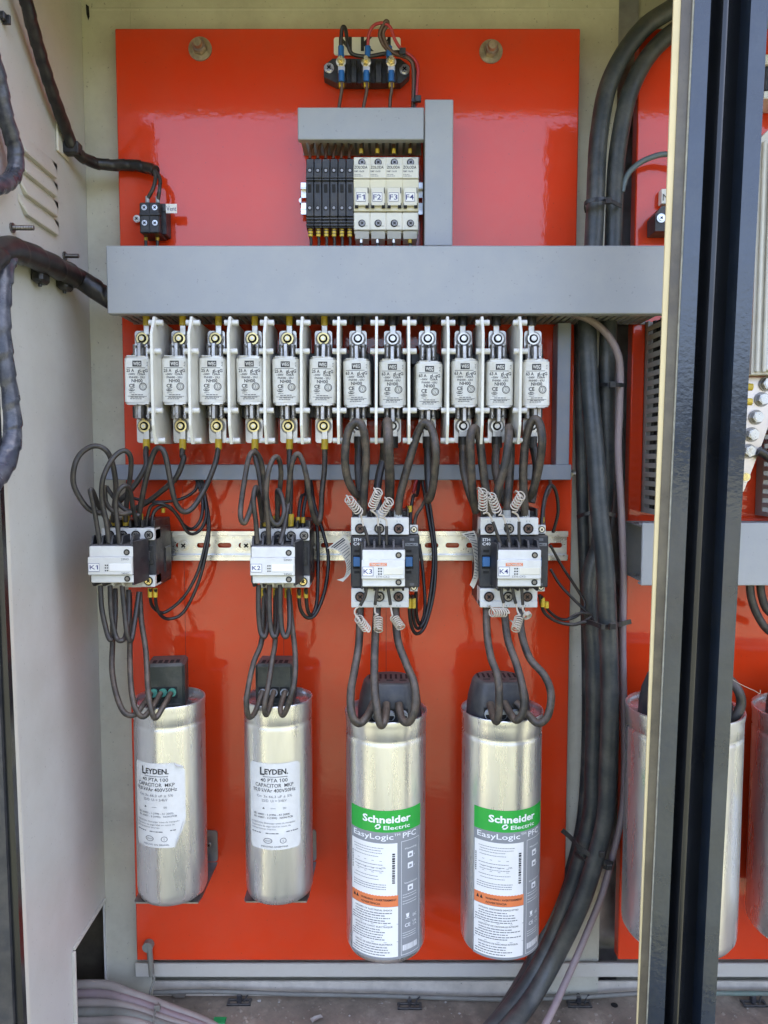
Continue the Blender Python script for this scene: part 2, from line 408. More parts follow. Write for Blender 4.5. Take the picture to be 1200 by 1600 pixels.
for (x, y, l) in ((18, 356, .022), (100, 400, .017)):
    q = W(x, y, XL); mm = M(); k = 14
    for i in range(k): mm.cyl(q + Vector((l * i / k, 0, 0)), q + Vector((l * (i + .5) / k, 0, 0)), .0021, 'dark_steel', 8, r2=.0027); mm.cyl(q + Vector((l * (i + .5) / k, 0, 0)), q + Vector((l * (i + 1) / k, 0, 0)), .0027, 'dark_steel', 8, r2=.0021)
    mm.cyl(q, q + Vector((.002, 0, 0)), .005, 'dark_steel', 10); mm.build('wall_stud', side)
# front frame: left return with dark seal, roof lip
lip = M(); a0 = P(-22, 0, YFR); a1 = P(38, 1600, YFR)
def vstrip(mm, top, bot, Y0, Y1, m, ext=.12):
    """upright strip between picture columns (x0,x1) at row 0 and row 1600"""
    A = [P(x, 0, Y0) for x in top]; B = [P(x, 1600, Y0) for x in bot]; e = ext
    T = [a + (a - b) * e for a, b in zip(A, B)]; Bt = [b + (b - a) * e for a, b in zip(A, B)]
    vs = [(T[0].x, Y0, T[0].z), (T[1].x, Y0, T[1].z), (Bt[1].x, Y0, Bt[1].z), (Bt[0].x, Y0, Bt[0].z),
          (T[0].x, Y1, T[0].z), (T[1].x, Y1, T[1].z), (Bt[1].x, Y1, Bt[1].z), (Bt[0].x, Y1, Bt[0].z)]
    mm.add(vs, [(0, 1, 2, 3)[::-1], (4, 5, 6, 7), (0, 4, 7, 3)[::-1], (1, 2, 6, 5)[::-1], (0, 1, 5, 4), (3, 7, 6, 2)], m)
lp = M(); vstrip(lp, (-60, -29), (-10, 41), YFR - .001, YFR + .008, 'cream_paint'); lp.build('frame_edge', cab)
lp = M(); vstrip(lp, (-60, -33), (-10, 37), YFR - .008, YFR - .001, 'rubber'); vstrip(lp, (-90, -46), (-30, 21), YFR - .012, YFR - .001, 'grey_black'); lp.build('door_seal', cab)
ZL = .519
M().box(XL - .004, XR, YFR - .003, YFR, ZL, ZR, 'frame_paint').box(XL, XR, YFR, YFR + .02, ZL, ZL + .003, 'frame_paint').build('roof_lip', cab)

# back frame column, top rail, bottom rail behind the mounting plates
YC = .022
bf = M()
a = P(152, 400, YC); zc1 = ZR; zc0 = ZF
bf.box(XL + .0002, P(213, 1500, YC).x + .02, YC, YC + .003, zc0, zc1, 'frame_paint')
bf.box(XL + .001, XL + .004, YC + .0032, YB, zc0, zc1, 'frame_paint')
bf.build('frame_upright', cab)
XRC = P(966, 60, YC).x
bf = M(); x0 = P(895, 60, YC).x - .03; bf.box(x0, XRC, YC, YC + .003, zc0, zc1, 'frame_paint'); bf.box(XRC - .0035, XRC - .0002, YC + .0032, YB, zc0, zc1, 'frame_paint'); bf.box(XRC + .004, XRC + .03, YB - .004, YB - .001, zc0, zc1, 'galvanised')
bf.build('frame_upright', cab)
bf = M(); zt0 = P(500, 60, YC).z
bf.box(P(213, 1500, YC).x + .0202, P(895, 60, YC).x - .0302, YC, YC + .003, zt0 - .02, ZR, 'frame_paint')
bf.cyl((XL + .004, YC + .004, P(500, 14, YC).z), (XRC - .004, YC + .004, P(500, 14, YC).z), .0045, 'frame_paint', 12)
bf.box(XL + .004, XRC - .004, YC + .004, YB, P(500, 14, YC).z - .001, P(500, 14, YC).z + .001, 'frame_paint')
bf.build('frame_rail', cab)
bf = M(); zb1 = P(500, 1506, .012).z; zb0 = P(500, 1527, .012).z
bf.box(P(211, 1515, .012).x, XR, .012, .016, zb0, zb1, 'cream_paint', .0008)
bf.box(P(211, 1515, .012).x, XR, .016, YB, zb0, zb0 + .003, 'cream_paint')
bf.build('frame_rail', cab)
bf = M(); bf.box(XL, XR, .024, .028, ZF, P(500, 1534, .024).z, 'chipped_primer', .0008); bf.build('frame_rail', cab)
M().cyl(P(137, 12, YC - .001) + Vector((0, 0, 0)), P(137, 12, YC - .0016), .0001, 'dark_hole', 6).add([P(134, 6, YC - .0008), P(139, 10, YC - .0008), P(140, 26, YC - .0008), P(138, 32, YC - .0008), P(135, 22, YC - .0008)], [(0, 1, 2, 3, 4)], 'dark_hole').build('corner_gap', cab)

# centre post with its folded flanges, flaking edge and rubber channel
YP = -.262
post = M()
vstrip(post, (1053, 1066), (995, 998.5), YP + .001, YP + .003, 'edge_cream')
post.build('post_edge', cab)
post = M(); vstrip(post, (1065, 1085.5), (997.5, 1012), YP, YP + .003, 'primer_and_bay_shade'); post.build('primer_strip', cab)
post = M(); vstrip(post, (1083.5, 1086), (1010.5, 1012.5), YP - .002, YP, 'seal_line'); post.build('sealant_bead', cab)
post = M()
vstrip(post, (1085.8, 1111), (1012, 1037.5), YP - .003, YP + .018, 'post_black')
vstrip(post, (1174, 1201), (1095, 1117), YP - .004, YP + .03, 'post_black')
vstrip(post, (1110, 1175), (1036, 1096), YP + .022, YP + .03, 'post_black')
post.build('centre_post', cab)
def curvedstrip(mm, top, bot, prof, m, ext=.12):
    A0, A1 = P(top[0], 0, YP), P(top[1], 0, YP); B0, B1 = P(bot[0], 1600, YP), P(bot[1], 1600, YP); vs = []; n = len(prof)
    for (u, y) in prof:
        a = A0.lerp(A1, u); b = B0.lerp(B1, u); t = a + (a - b) * ext; q = b + (b - a) * ext
        vs += [(t.x, YP + y, t.z), (q.x, YP + y, q.z)]
    mm.add(vs, [(2 * i, 2 * i + 1, 2 * i + 3, 2 * i + 2) for i in range(n - 1)], m, True)
rb = M(); curvedstrip(rb, (1110, 1128), (1037, 1049), [(0, .0), (.15, .012), (.5, .016), (.8, .010), (1, .002)], 'rubber')
curvedstrip(rb, (1127, 1175), (1048, 1096), [(0, .003), (.04, -.001), (.10, -.003), (.18, -.003), (.3, .001), (.5, .008), (.75, .014), (1, .017)], 'rubber')
rb.build('rubber_channel', cab)
pb = M(); vstrip(pb, (1100, 1190), (1030, 1105), YP + .0305, YP + .034, 'cream_paint'); pb.build('post_back', cab)

# ================================================================== the two red mounting plates
def plate(label, x0t, x1t, x0b, x1b, yt, yb, xr=None):
    mm = M(); A = P(x0t, yt, 0); B = P(x1t, yt, 0); C = P(x1b, yb, 0); D = P(x0b, yb, 0)
    if xr: B.x = C.x = xr
    x0 = (A.x + D.x) / 2; x1 = (B.x + C.x) / 2
    mm.box(x0, x1, 0, .018, D.z, A.z, 'red_paint', .0012)
    return mm.build('mounting_plate', None, label, 'mounting plate', 'red mounting plates'), x0, x1
plate('large orange red painted mounting plate left of the dark post', 180, 908, 213, 880, 44, 1501)
pl1 = [o for o in COL.objects if o.name == 'mounting_plate'][0]
sc_ = M()
for (x, y0, y1) in ((285, 760, 1035), (442, 900, 1035), (603, 900, 1060)):
    a, b = P(x, y0, -.0002), P(x, y1, -.0002); sc_.rect(lambda u, v: (u, -.0002, v), a.x, b.z, a.x + .0006, a.z, 'scribe')
sc_.build('scribed_line', pl1)
plate('red mounting plate mostly hidden behind the dark post', 1003, 0, 962, 0, 44, 1500, .70)
for (x, y, lb) in ((313, 77, 'zinc bolt and washer in the upper left of the red plate'), (767, 81, 'rusty bolt and washer in the upper right of the red plate')):
    c = P(x, y, -.0003); t = thing('plate_bolt', lb, 'bolt', c, 'bolts holding the red plate')
    m = 'old_brass'
    M().cyl(c, c + Vector((0, -.0016, 0)), 17.5 * S(0), m, 28).build('washer', t)
    q = c + Vector((0, -.0017, 0))
    M().cyl(q, q + Vector((0, -.0075, 0)), 10.5 * S(0), 'old_zinc', 6, smooth=False).cyl(q + Vector((0, -.0075, 0)), q + Vector((0, -.009, 0)), 10.5 * S(0), 'old_zinc', 6, r2=9 * S(0), smooth=False).build('nut', t)
    q = q + Vector((0, -.009, 0)); mm = M()
    for i in range(3): mm.cyl(q + Vector((0, -.002 * i, 0)), q + Vector((0, -.002 * i - .001, 0)), .0048, m, 12, r2=.0053); mm.cyl(q + Vector((0, -.002 * i - .001, 0)), q + Vector((0, -.002 * i - .002, 0)), .0053, m, 12, r2=.0048)
    mm.build('stud', t)

# ================================================================== wiring ducts
def fingers(mm, x0, x1, ya, yb, z, m, step=.008, w=.005, th=.0015):
    x = x0
    while x + w < x1: mm.box(x, x + w, ya, yb, z, z + th, m); x += step
t = thing('wiring_duct', 'long wide grey wiring duct running across the plate above the fuses', 'wiring duct', P(600, 489, -.04), 'grey wiring ducts')
A = P(165, 381, -.09); B = P(1052, 490, -.09); zt, zb = P(600, 383.5, -.09).z, P(600, 490.5, -.09).z
M().box(A.x, B.x, -.09, -.086, zb, zt, 'duct_grey', .0012).box(A.x, B.x, -.086, -.074, zt - .003, zt - .0006, 'duct_grey').box(A.x, B.x, -.086, -.074, zb + .0006, zb + .003, 'duct_grey').build('cover', t)
mm = M(); fingers(mm, A.x + .003, B.x - .002, -.084, -.003, zb + .0035, 'slot_duct'); mm.build('slotted_side', t)
mm = M(); fingers(mm, A.x + .003, B.x - .002, -.084, -.003, zt - .0055, 'slot_duct'); mm.build('slotted_side', t)
M().box(A.x + .001, B.x - .001, -.0034, -.0014, zb + .0035, zt - .004, 'slot_duct').build('base', t)
t = thing('wiring_duct', 'short grey wiring duct lying above the black terminals and fuse holders', 'wiring duct', P(564, 218, -.03), 'grey wiring ducts')
A = P(465, 167.5, -.056); B = P(662.5, 218, -.056)
M().box(A.x, B.x, -.056, -.053, B.z, A.z, 'duct_grey', .001).box(A.x, B.x, -.053, -.045, A.z - .003, A.z - .0006, 'duct_grey').box(A.x, B.x, -.053, -.045, B.z + .0006, B.z + .003, 'duct_grey').build('cover', t)
mm = M(); fingers(mm, A.x + .002, B.x - .002, -.051, -.003, B.z + .0035, 'slot_duct'); mm.build('slotted_side', t)
mm = M(); fingers(mm, A.x + .002, B.x - .002, -.051, -.003, A.z - .0055, 'slot_duct'); mm.build('slotted_side', t)
M().box(A.x + .001, B.x - .001, -.0034, -.0014, B.z + .003, A.z - .004, 'slot_duct').build('base', t)
t = thing('wiring_duct', 'upright grey wiring duct right of the fuse holders, standing on the wide duct', 'wiring duct', P(685, 383, -.03), 'grey wiring ducts')
A = P(664, 155, -.058); B = P(707, 384, -.058)
M().box(A.x, B.x, -.058, -.055, B.z, A.z, 'duct_grey', .001).build('cover', t)
M().box(A.x + .001, B.x - .001, -.0545, -.002, B.z, A.z - .001, 'slot_duct', .0005).build('trough', t)
t = thing('protective_rail', 'thin blue grey rail crossing the plate below the fuses', 'rail', P(500, 748, -.01))
A = P(164, 724, -.03); B = P(868, 748, -.03)
M().box(A.x, P(893, 740, -.03).x, -.03, -.002, P(500, 750, -.03).z, P(500, 726, -.03).z, 'bar_grey', .0008).build('long_bar', t)
A = P(869, 504, -.0285); B = P(892, 725, -.0285)
M().box((P(872, 504, -.0285).x), P(893, 504, -.0285).x, -.0285, -.002, P(880, 726.5, -.0285).z, A.z, 'bar_grey', .0008).build('upright_bar', t)
c = P(890, 740, -.018); M().cyl(c, c + Vector((.004, 0, 0)), .0052, 'zinc', 6, smooth=False).cyl(c + Vector((.004, 0, 0)), c + Vector((.007, 0, 0)), .003, 'zinc', 10).build('end_bolt', t)

# slotted duct and grey trunking of the right-hand bay
t = thing('slotted_duct', 'upright grey slotted duct at the left edge of the dark post', 'wiring duct', P(1005, 797, -.03), 'slotted grey ducts of the right bay')
x = P(1006, 650, -.004).x; z1 = P(1005, 503, -.004).z; z0 = P(1005, 800, -.004).z
M().box(x, x + .002, -.012, -.001, z0, z1, 'slot_duct').box(x, x + .07, -.0032, -.001, z0, z1, 'slot_duct').build('base', t)
k = 0; z = z0
proto = None
while z < z1 - .006:
    mm = M(); mm.box(x, x + .0018, -.078, -.0122, z, z + .0062, 'slot_duct', .0004)
    if proto is None: proto = mm.build('finger', t); zz = z
    else:
        o = proto.copy(); COL.objects.link(o); o.location = (0, 0, z - zz)
    z += .0109
M().box(x + .0, x + .06, -.082, -.0785, z0, z1, 'duct_grey', .0006).build('cover', t)
mm = M()
for k in range(9): mm.tube(spline([Vector((x + .009 + .003 * (k % 3), -.012 - k * .0072, z0 + (z1 - z0) * j / 5)) + Vector((rnb.uniform(0, .003), rnb.uniform(-.002, .002), 0)) for j in range(6)], 4), .0038, 'wire_black', 8)
mm.build('gap_shade_tubes', t, kind='stuff')  # black tubes added inside the duct so the finger gaps look dark
t = thing('wiring_duct', 'cut open end of grey trunking low down beside the dark post', 'wiring duct', P(1005, 915, -.03), 'grey wiring ducts')
x = P(1003, 860, -.066).x; z1 = P(1003, 817, -.066).z; z0 = P(1003, 915, -.066).z
M().box(x, .66, -.066, -.063, z0, z1, 'duct_grey', .001).box(x, .66, -.063, -.055, z1 - .003, z1 - .0006, 'duct_grey').box(x, .66, -.063, -.055, z0 + .0006, z0 + .003, 'duct_grey').build('cover', t)
for zq in (z1 - .0055, z0 + .0035):
    mm = M(); fingers(mm, x + .002, .65, -.061, -.003, zq, 'slot_duct', .011, .008); mm.build('slotted_side', t)
M().box(x + .001, .65, -.0045, -.002, z0 + .003, z1 - .003, 'slot_duct').build('base', t)

# ================================================================== DIN rails
def din(label, px0, px1, py0, py1, Yw, slots, screws=()):
    zc = (P(500, py0, Yw).z + P(500, py1, Yw).z) / 2; hh = (P(500, py0, Yw).z - P(500, py1, Yw).z) / 2
    x0 = P(px0, py0, Yw).x; x1 = P(px1, py0, Yw).x
    t = thing('mounting_rail', label, 'rail', ((x0 + x1) / 2, Yw, zc - hh), 'slotted mounting rails')
    mm = M(); th = .0012; hi = hh * .62; sx = sorted(P(q, py0, Yw).x for q in slots); hw, hr = .0085, .0031; n = 6
    st = []
    for c in sx:
        for sgn in (1, -1):
            for i in range(n + 1): st.append(0)
    edges = [x0]
    for a, b in zip(sx, sx[1:]): edges.append((a + b) / 2)
    edges.append(x1)
    if not sx: mm.box(x0, x1, Yw, Yw + th, zc - hi, zc + hi, 'rail_metal')
    for c, e0, e1 in zip(sx, edges, edges[1:]):
        inner = []; outer = []
        for i in range(24):
            a = 2 * math.pi * (i + .5) / 24; dx, dz = math.cos(a), math.sin(a)
            inner.append((c + (hw - hr) * (1 if dx > 0 else -1) + hr * dx, zc + hr * dz))
            tx = (e1 - c) / dx if dx > 0 else (e0 - c) / dx; tz = (hi / abs(dz)); q = min(tx, tz); outer.append((c + dx * q, zc + dz * q))
        cor = [(e1, zc + hi), (e0, zc + hi), (e0, zc - hi), (e1, zc - hi)]
        vs = [(u, Yw, v) for u, v in outer] + [(u, Yw, v) for u, v in inner] + [(u, Yw + th, v) for u, v in inner]
        fs = [(i, (i + 1) % 24, 24 + (i + 1) % 24, 24 + i) for i in range(24)] + [(24 + i, 24 + (i + 1) % 24, 48 + (i + 1) % 24, 48 + i) for i in range(24)]
        mm.add(vs, fs, 'rail_metal')
        for u, v in cor:       # corner fillets
            ks = [i for i in range(24)]
            for i in ks:
                a, b = outer[i], outer[(i + 1) % 24]
                on = lambda p: (abs(p[0] - u) < 1e-6, abs(p[1] - v) < 1e-6)
                A_, B_ = on(a), on(b)
                if (A_[0] and B_[1] or A_[1] and B_[0]) and not (A_[0] and A_[1]): mm.add([(a[0], Yw, a[1]), (b[0], Yw, b[1]), (u, Yw, v)], [(0, 1, 2)], 'rail_metal')
    yl = Yw - .0065
    for sg in (1, -1):
        mm.box(x0, x1, yl, Yw + th, zc + sg * hi, zc + sg * (hi + .0011), 'rail_metal')
        mm.box(x0, x1, yl, yl + th, zc + sg * (hi + .0012), zc + sg * hh, 'rail_metal', .0003)
    mm.build('channel', t)
    for q in screws:
        c = Vector((P(q, py0, Yw).x, Yw - .0003, zc)); s_ = M(); s_.cyl(c, c + Vector((0, -.001, 0)), .0072, 'zinc', 20); screw(s_, c + Vector((0, -.001, 0)), .0052, 'bright_steel', h=.002); s_.build('screw', t)
    return t
din('long slotted metal rail carrying the four contactors', 236, 886, 829, 875, -.007, [285, 318, 350.5, 383, 416, 449, 480, 512, 545, 577, 610, 642, 674.5, 707, 739.5, 772, 804, 836, 868], (287, 385))
din('short metal rail behind the black terminals and fuse holders', 470.5, 660.5, 288, 338, -.007, [478, 500, 525, 550, 575, 600, 625, 655])

# ================================================================== top terminal strip with three studs
YT = -.034
c = P(573, 130, -.01)
t = thing('stud_terminal_block', 'black three-stud terminal block near the top of the red plate', 'terminal block', c)
poly = [(506, 102), (520, 91.5), (625, 91.5), (640, 103), (640, 117), (626, 130), (526, 130), (506, 120)]
pp = [(P(x, y, -.016).x, P(x, y, -.016).z) for x, y in poly][::-1]
M().prism(pp, 'xz', -.016, -.0015, 'black_plastic').build('base', t)
mm = M()
for x0, x1 in ((526, 541), (548, 558), (564, 580), (586, 597), (603, 620)): mm.pbox(x0, 92.5, x1, 129, -.028 if x1 - x0 > 12 else -.024, -.016, 'black_plastic', .001)
mm.build('barrier', t)
for x, y in ((514, 107), (632, 109)):
    mm = M(); q = P(x, y, -.0165); mm.cyl(q, q + Vector((0, -.001, 0)), 7.5 * S(0), 'zinc', 20); screw(mm, q + Vector((0, -.001, 0)), 5.5 * S(0), 'bright_steel', h=.002); mm.build('end_screw', t)
for x in (533, 572, 611):
    q = P(x, 99, -.0285); s_ = M(); hexbolt(s_, q + Vector((0, -.003, 0)), 6.3 * S(0), .004, 'zinc_yellow', .005, 7.4 * S(0)); s_.build('stud_nut', t)
t = thing('designation_plate', 'white plate lettered N K 1 above the three-stud block', 'label', P(573, 86, -.002))
q0 = P(521.5, 58, -.003); q1 = P(626, 86, -.003)
M().prism(rrect(q0.x, q1.x, q1.z, q0.z, .003), 'xz', -.003, -.0012, 'paper').build('plate', t)
mm = M(); f = flat(-.0033); h = 18 * S(0)
for ch, x in (('N', 540), ('K', 574), ('1', 608)): mm.text(ch, f, P(x, 80, 0).x, P(x, 81, 0).z, h * 1.05, 'ink', bold=.04, align='c')
mm.build('lettering', t)
def lug(mm, px, py0, py1, Y, m, w=5., rm='silver_plate'):
    a, b = P(px, py0, Y), P(px, py1, Y); mm.cyl(a, b, w * S(Y), m, 12)
g = 'short wires below the three-stud block'
for x, xb, wd in ((533, 529, 'left'), (572, 567, 'middle'), (611, 609, 'right')):
    def ex(mm, q, r, x=x):
        lug(mm, x + .5, 111, 128, -.036, 'blue_crimp', 4.6); mm.pbox(x - 5, 103, x + 6, 113, -.0355, -.033, 'silver_plate', .0003); lug(mm, x + .5, 130, 137, -.033, 'yellow_crimp', 4.2)
    wire('dark wire with blue lug from the %s stud down into the short duct' % wd, [(x + .5, 115), (x + 1, 140), (x - 1, 152), (xb, 172)], [-.036, -.033, -.03], 2.6, 'wire_brown', group=g, extra=ex)
def ex0(x):
    def f(mm, q, r): lug(mm, x, 73, 90, -.037, 'blue_crimp', 4.6)
    return f
wire('black wire looping up from the left stud beside the letter N', [(533, 80), (533, 60), (535, 43), (540, 46), (544, 72), (552, 85), (575, 88), (605, 83), (628, 82), (641, 91), (648, 110), (649, 135), (648, 172)], [-.037, -.045, -.03, -.035], 2.8, 'wire_black', group='jumper wires on the three-stud block', extra=ex0(533))
wire('red wire arching from the middle stud over to the right', [(575, 80), (576, 55), (584, 40), (598, 36), (610, 43), (617, 62), (628, 78), (644, 89), (653, 104), (652, 130), (649, 172)], [-.037, -.05, -.035, -.035], 2.4, 'wire_red', group='jumper wires on the three-stud block', extra=ex0(574.5))
wire('brown wire twisting up above the right stud', [(608, 80), (599, 70), (593, 55), (597, 42), (603, 33), (606, 37), (599, 50), (601, 63), (607, 75), (618, 84), (640, 93), (646, 112), (645, 172)], [-.037, -.05, -.04, -.033], 2.8, 'wire_brown', group='jumper wires on the three-stud block', extra=ex0(608))
def tie(label, pts, Y, w=.0035, th=.0014, head=None, m='black_plastic', group='black cable ties'):
    q = spline(path(pts, Y), 5); mm = M(); vs = []
    for i, p in enumerate(q):
        d = (q[min(i + 1, len(q) - 1)] - q[max(i - 1, 0)]).normalized(); up = Vector((0, 0, 1)); up = (up - d * up.dot(d)).normalized(); nn = d.cross(up)
        vs += [p + up * w / 2 - nn * th / 2, p - up * w / 2 - nn * th / 2, p - up * w / 2 + nn * th / 2, p + up * w / 2 + nn * th / 2]
    mm.add(vs, [(4 * i + k, 4 * i + (k + 1) % 4, 4 * i + 4 + (k + 1) % 4, 4 * i + 4 + k) for i in range(len(q) - 1) for k in range(4)] + [(0, 1, 2, 3), tuple(range(len(vs) - 4, len(vs)))], m)
    if head:
        c = P(*head); mm.box(c.x - .0035, c.x + .0035, c.y - .003, c.y + .002, c.z - .0035, c.z + .0035, m, .0006)
    return mm.build('cable_tie', None, label, 'cable tie', group)
tie('tiny black cable tie round the jumper wires beside the N K 1 plate', [(626, 76), (629, 82), (633, 88)], -.043, head=(629, 81, -.043))
tie('small black cable tie on the wires just above the short duct', [(643, 156), (649, 157), (655, 155)], -.04, head=(653, 155, -.042))

# ================================================================== six black terminals, four fuse holders
YB6 = -.046
g = 'black rail terminals'
ordn = ['first', 'second', 'third', 'fourth', 'fifth', 'sixth']
xs6 = [484.2 + 12.25 * i for i in range(6)]
def yz(py, Y=YB6): return P(500, py, Y).z
c0 = P(xs6[0], 355, YB6); sp = 12.25 * S(YB6)
t = thing('rail_terminal', 'leftmost of the six black rail terminals left of the fuse holders', 'terminal', (c0.x, -.01, c0.z), g)
hw = sp / 2 - .0003; x = c0.x; mm = M()
mm.box(x - hw, x + hw, YB6 + .006, -.012, yz(260), yz(245), 'grey_black', .0005)
mm.box(x - hw, x + hw, YB6 + .003, -.012, yz(355), yz(261), 'grey_black', .0005)
mm.box(x - hw, x + hw, YB6, YB6 + .004, yz(338), yz(284), 'grey_black', .0006)
for py in (276, 280, 341, 346, 351): mm.box(x - hw, x + hw, YB6 + .0005, YB6 + .004, yz(py + 1.5), yz(py - 1.3), 'grey_black', .0003)
mm.build('housing', t)
M().box(x - hw * .45, x + hw * .45, YB6 - .0003, YB6 + .002, yz(301), yz(288), 'dark_hole').build('test_slot', t)
for py, yy in ((265, YB6 + .0028), (325, YB6 - .0002)):
    mm = M(); mm.cyl((x, yy + .0002, yz(py)), (x, yy - .0003, yz(py)), hw * .62, 'dark_hole', 12); mm.cyl((x, yy - .0003, yz(py)), (x, yy - .0006, yz(py)), hw * .4, 'dark_steel', 10); mm.build('terminal_screw', t)
for i in range(1, 6): copy_tree(t, (c0.x + sp * i, -.01, c0.z), ['', 'second black rail terminal counted from the left', 'third black rail terminal from the left, inside the row of six', 'fourth black rail terminal from the left, inside the row of six', 'fifth black rail terminal from the left of six', 'last black rail terminal, touching the F1 fuse holder'][i])
random.seed(3)
for i in range(6):
    x = xs6[i]
    wire('dark wire from the short duct into the %s black rail terminal' % ordn[i], [(x + 7 - i * .6, 214), (x + 4, 226), (x + 1, 236), (x, 248)], [-.03, -.036], 2.3, 'wire_brown', group='wires above the black rail terminals')
    def ex(mm, q, r, x=x): lug(mm, x + 1, 356, 370, -.038, 'yellow_crimp', 3.6); lug(mm, x + 1, 360, 361.5, -.038, 'ink', 3.7); lug(mm, x + 1, 365, 366, -.038, 'ink', 3.7)
    wire('dark wire with yellow marker from the %s black rail terminal down to the wide duct' % ordn[i], [(x + 1, 352), (x + 1, 368), (x + 2, 378), (x + 1, 392)], [-.038, -.035], 2.3, 'wire_black', group='wires below the black rail terminals', extra=ex)
YH = -.052; SW = 25.5 * S(YH)
for i in range(4):
    xc = P(565.2 + 25.5 * i, 300, YH).x; zb = P(500, 360, YH).z; n_ = 'F%d' % (i + 1)
    t = thing('fuse_holder', 'ivory fuse holder with its lever sticker lettered %s' % n_, 'fuse holder', (xc, -.01, zb), 'ivory fuse holders')
    hw = SW / 2 - .00025; yz2 = lambda py: P(500, py, YH).z; mm = M()
    mm.box(xc - hw, xc + hw, YH + .012, -.010, yz2(360), yz2(239), 'ivory_plastic', .0006)
    mm.box(xc - hw, xc + hw, YH + .003, YH + .013, yz2(277), yz2(255), 'ivory_plastic', .0006)
    mm.box(xc - hw, xc + hw, YH + .008, YH + .013, yz2(255), yz2(241), 'ivory_plastic', .0006)
    mm.box(xc - hw, xc + hw, YH + .006, YH + .013, yz2(357), yz2(329), 'ivory_plastic', .0008)
    mm.prism([(YH + .013, yz2(368)), (YH + .008, yz2(358)), (-.02, yz2(358)), (-.02, yz2(370))], 'yz', xc - hw * .85, xc + hw * .85, 'white_plastic')
    mm.build('housing', t)
    mm = M(); mm.box(xc - hw, xc + hw, YH + .004, YH + .013, yz2(328), yz2(278), 'yellowed_plastic', .0005)
    mm.box(xc - hw * .85, xc + hw * .82, YH, YH + .005, yz2(321), yz2(293), 'ivory_plastic', .0006)
    mm.box(xc - hw * .85, xc - hw * .45, YH + .0002, YH + .005, yz2(324), yz2(317), 'dark_hole'); mm.box(xc + hw * .45, xc + hw * .86, YH + .0002, YH + .005, yz2(324), yz2(317), 'dark_hole')
    mm.box(xc + hw * .72, xc + hw * .82, YH - .0002, YH + .004, yz2(302), yz2(293), 'dark_hole')
    mm.build('lever', t)
    f = flat(YH - .0005); mm = M(); mm.box(xc - hw * .68, xc + hw * .50, YH - .0004, YH, yz2(315), yz2(301), 'paper')
    mm.text(n_, f, xc - hw * .1, yz2(312), 7.6 * S(YH), 'ink_blue', width=12 * S(YH), align='c', bold=.01)
    for (u0, v0, u1, v1) in ((-.68, 315, .50, 314.3), (-.68, 301.7, .50, 301), (-.68, 315, -.64, 301), (.46, 315, .50, 301)): mm.rect(f, xc + hw * u0, yz2(v0), xc + hw * u1, yz2(v1), 'ink_blue')
    mm.build('sticker', t)
    mm = M(); f = flat(YH + .0028); mm.text('ZOLODA', f, xc - hw * .92, yz2(262), 4.2 * S(YH), 'ink', width=20 * S(YH), bold=.02)
    mm.text('RMF 10x38', f, xc - hw * .92, yz2(267.5), 2.6 * S(YH), 'ink_soft', width=15 * S(YH), bold=.01)
    rn = random.Random(i); mm.dashes(f, xc - hw * .9, xc - hw * .1, yz2(271.5), .0006, 'ink_soft', rn); mm.dashes(f, xc - hw * .9, xc + hw * .1, yz2(274), .0006, 'ink_soft', rn)
    f = flat(YH + .0077)
    for v in (243, 351): mm.rect(f if v < 300 else flat(YH + .0057), xc + hw * .1, yz2(v), xc + hw * .7, yz2(v - .6), 'ink_soft')
    mm.build('lettering', t)
    for py, yy in ((249.6, YH + .0078), (346.5, YH + .0058)):
        mm = M(); mm.cyl((xc, yy + .0002, yz2(py)), (xc, yy - .0003, yz2(py)), 5.6 * S(YH), 'dark_hole', 16); screw(mm, (xc + .0003, yy - .0003, yz2(py)), 4.2 * S(YH), 'dark_steel', h=.0006); mm.build('terminal_screw', t)
    px = 565.2 + 25.5 * i
    def ex(mm, q, r, px=px): lug(mm, px - 1, 233, 240, -.036, 'yellow_crimp', 3.2)
    wire('dark wire entering the top of the %s fuse holder' % n_, [(px - 2 + i, 214), (px - 1, 225), (px - 1, 242)], [-.03, -.036], 2.5, 'wire_brown', group='wires above the fuse holders', extra=ex)
    def ex(mm, q, r, px=px): lug(mm, px - 1, 370, 380, -.036, 'silver_plate' if px < 630 else 'yellow_crimp', 3.)
    wire('dark wire leaving the bottom of the %s fuse holder' % n_, [(px - 1, 356), (px - 1, 372), (px, 392)], [-.036, -.034], 2.6, 'wire_black', group='wires below the fuse holders', extra=ex)

# ================================================================== VENT terminal
c = P(232, 365, -.02); t = thing('two_pole_terminal', 'black two pole terminal block under the Vent sticker', 'terminal block', c)
M().pbox(217.5, 316, 249, 364, -.036, -.002, 'black_plastic', .0012).pbox(222, 318, 260, 366, -.022, -.001, 'black_plastic', .0008).build('housing', t)
M().pbox(217, 332.5, 249.5, 336.5, -.0375, -.03, 'black_plastic', .0006).pbox(232.2, 316, 233.8, 364, -.0375, -.03, 'grey_black', .0003).build('barrier', t)
for x, y in ((225.5, 324.5), (242, 324.5), (226, 348.5), (242.3, 348.5)):
    s_ = M(); screw(s_, P(x, y, -.0362), 4. * S(0), 'bright_steel', h=.001); s_.build('terminal_screw', t)
s_ = M(); q = P(214, 342, -.006); s_.cyl(q, q + Vector((0, -.001, 0)), 5.5 * S(0), 'zinc', 16); screw(s_, q + Vector((0, -.001, 0)), 4 * S(0), 'zinc', h=.001); s_.build('fixing_screw', t)
t = thing('sticker', 'small white sticker lettered Vent beside the two pole block', 'label', P(267, 333, -.004))
a = P(259, 318.5, -.024); b = P(276.5, 333, -.024)
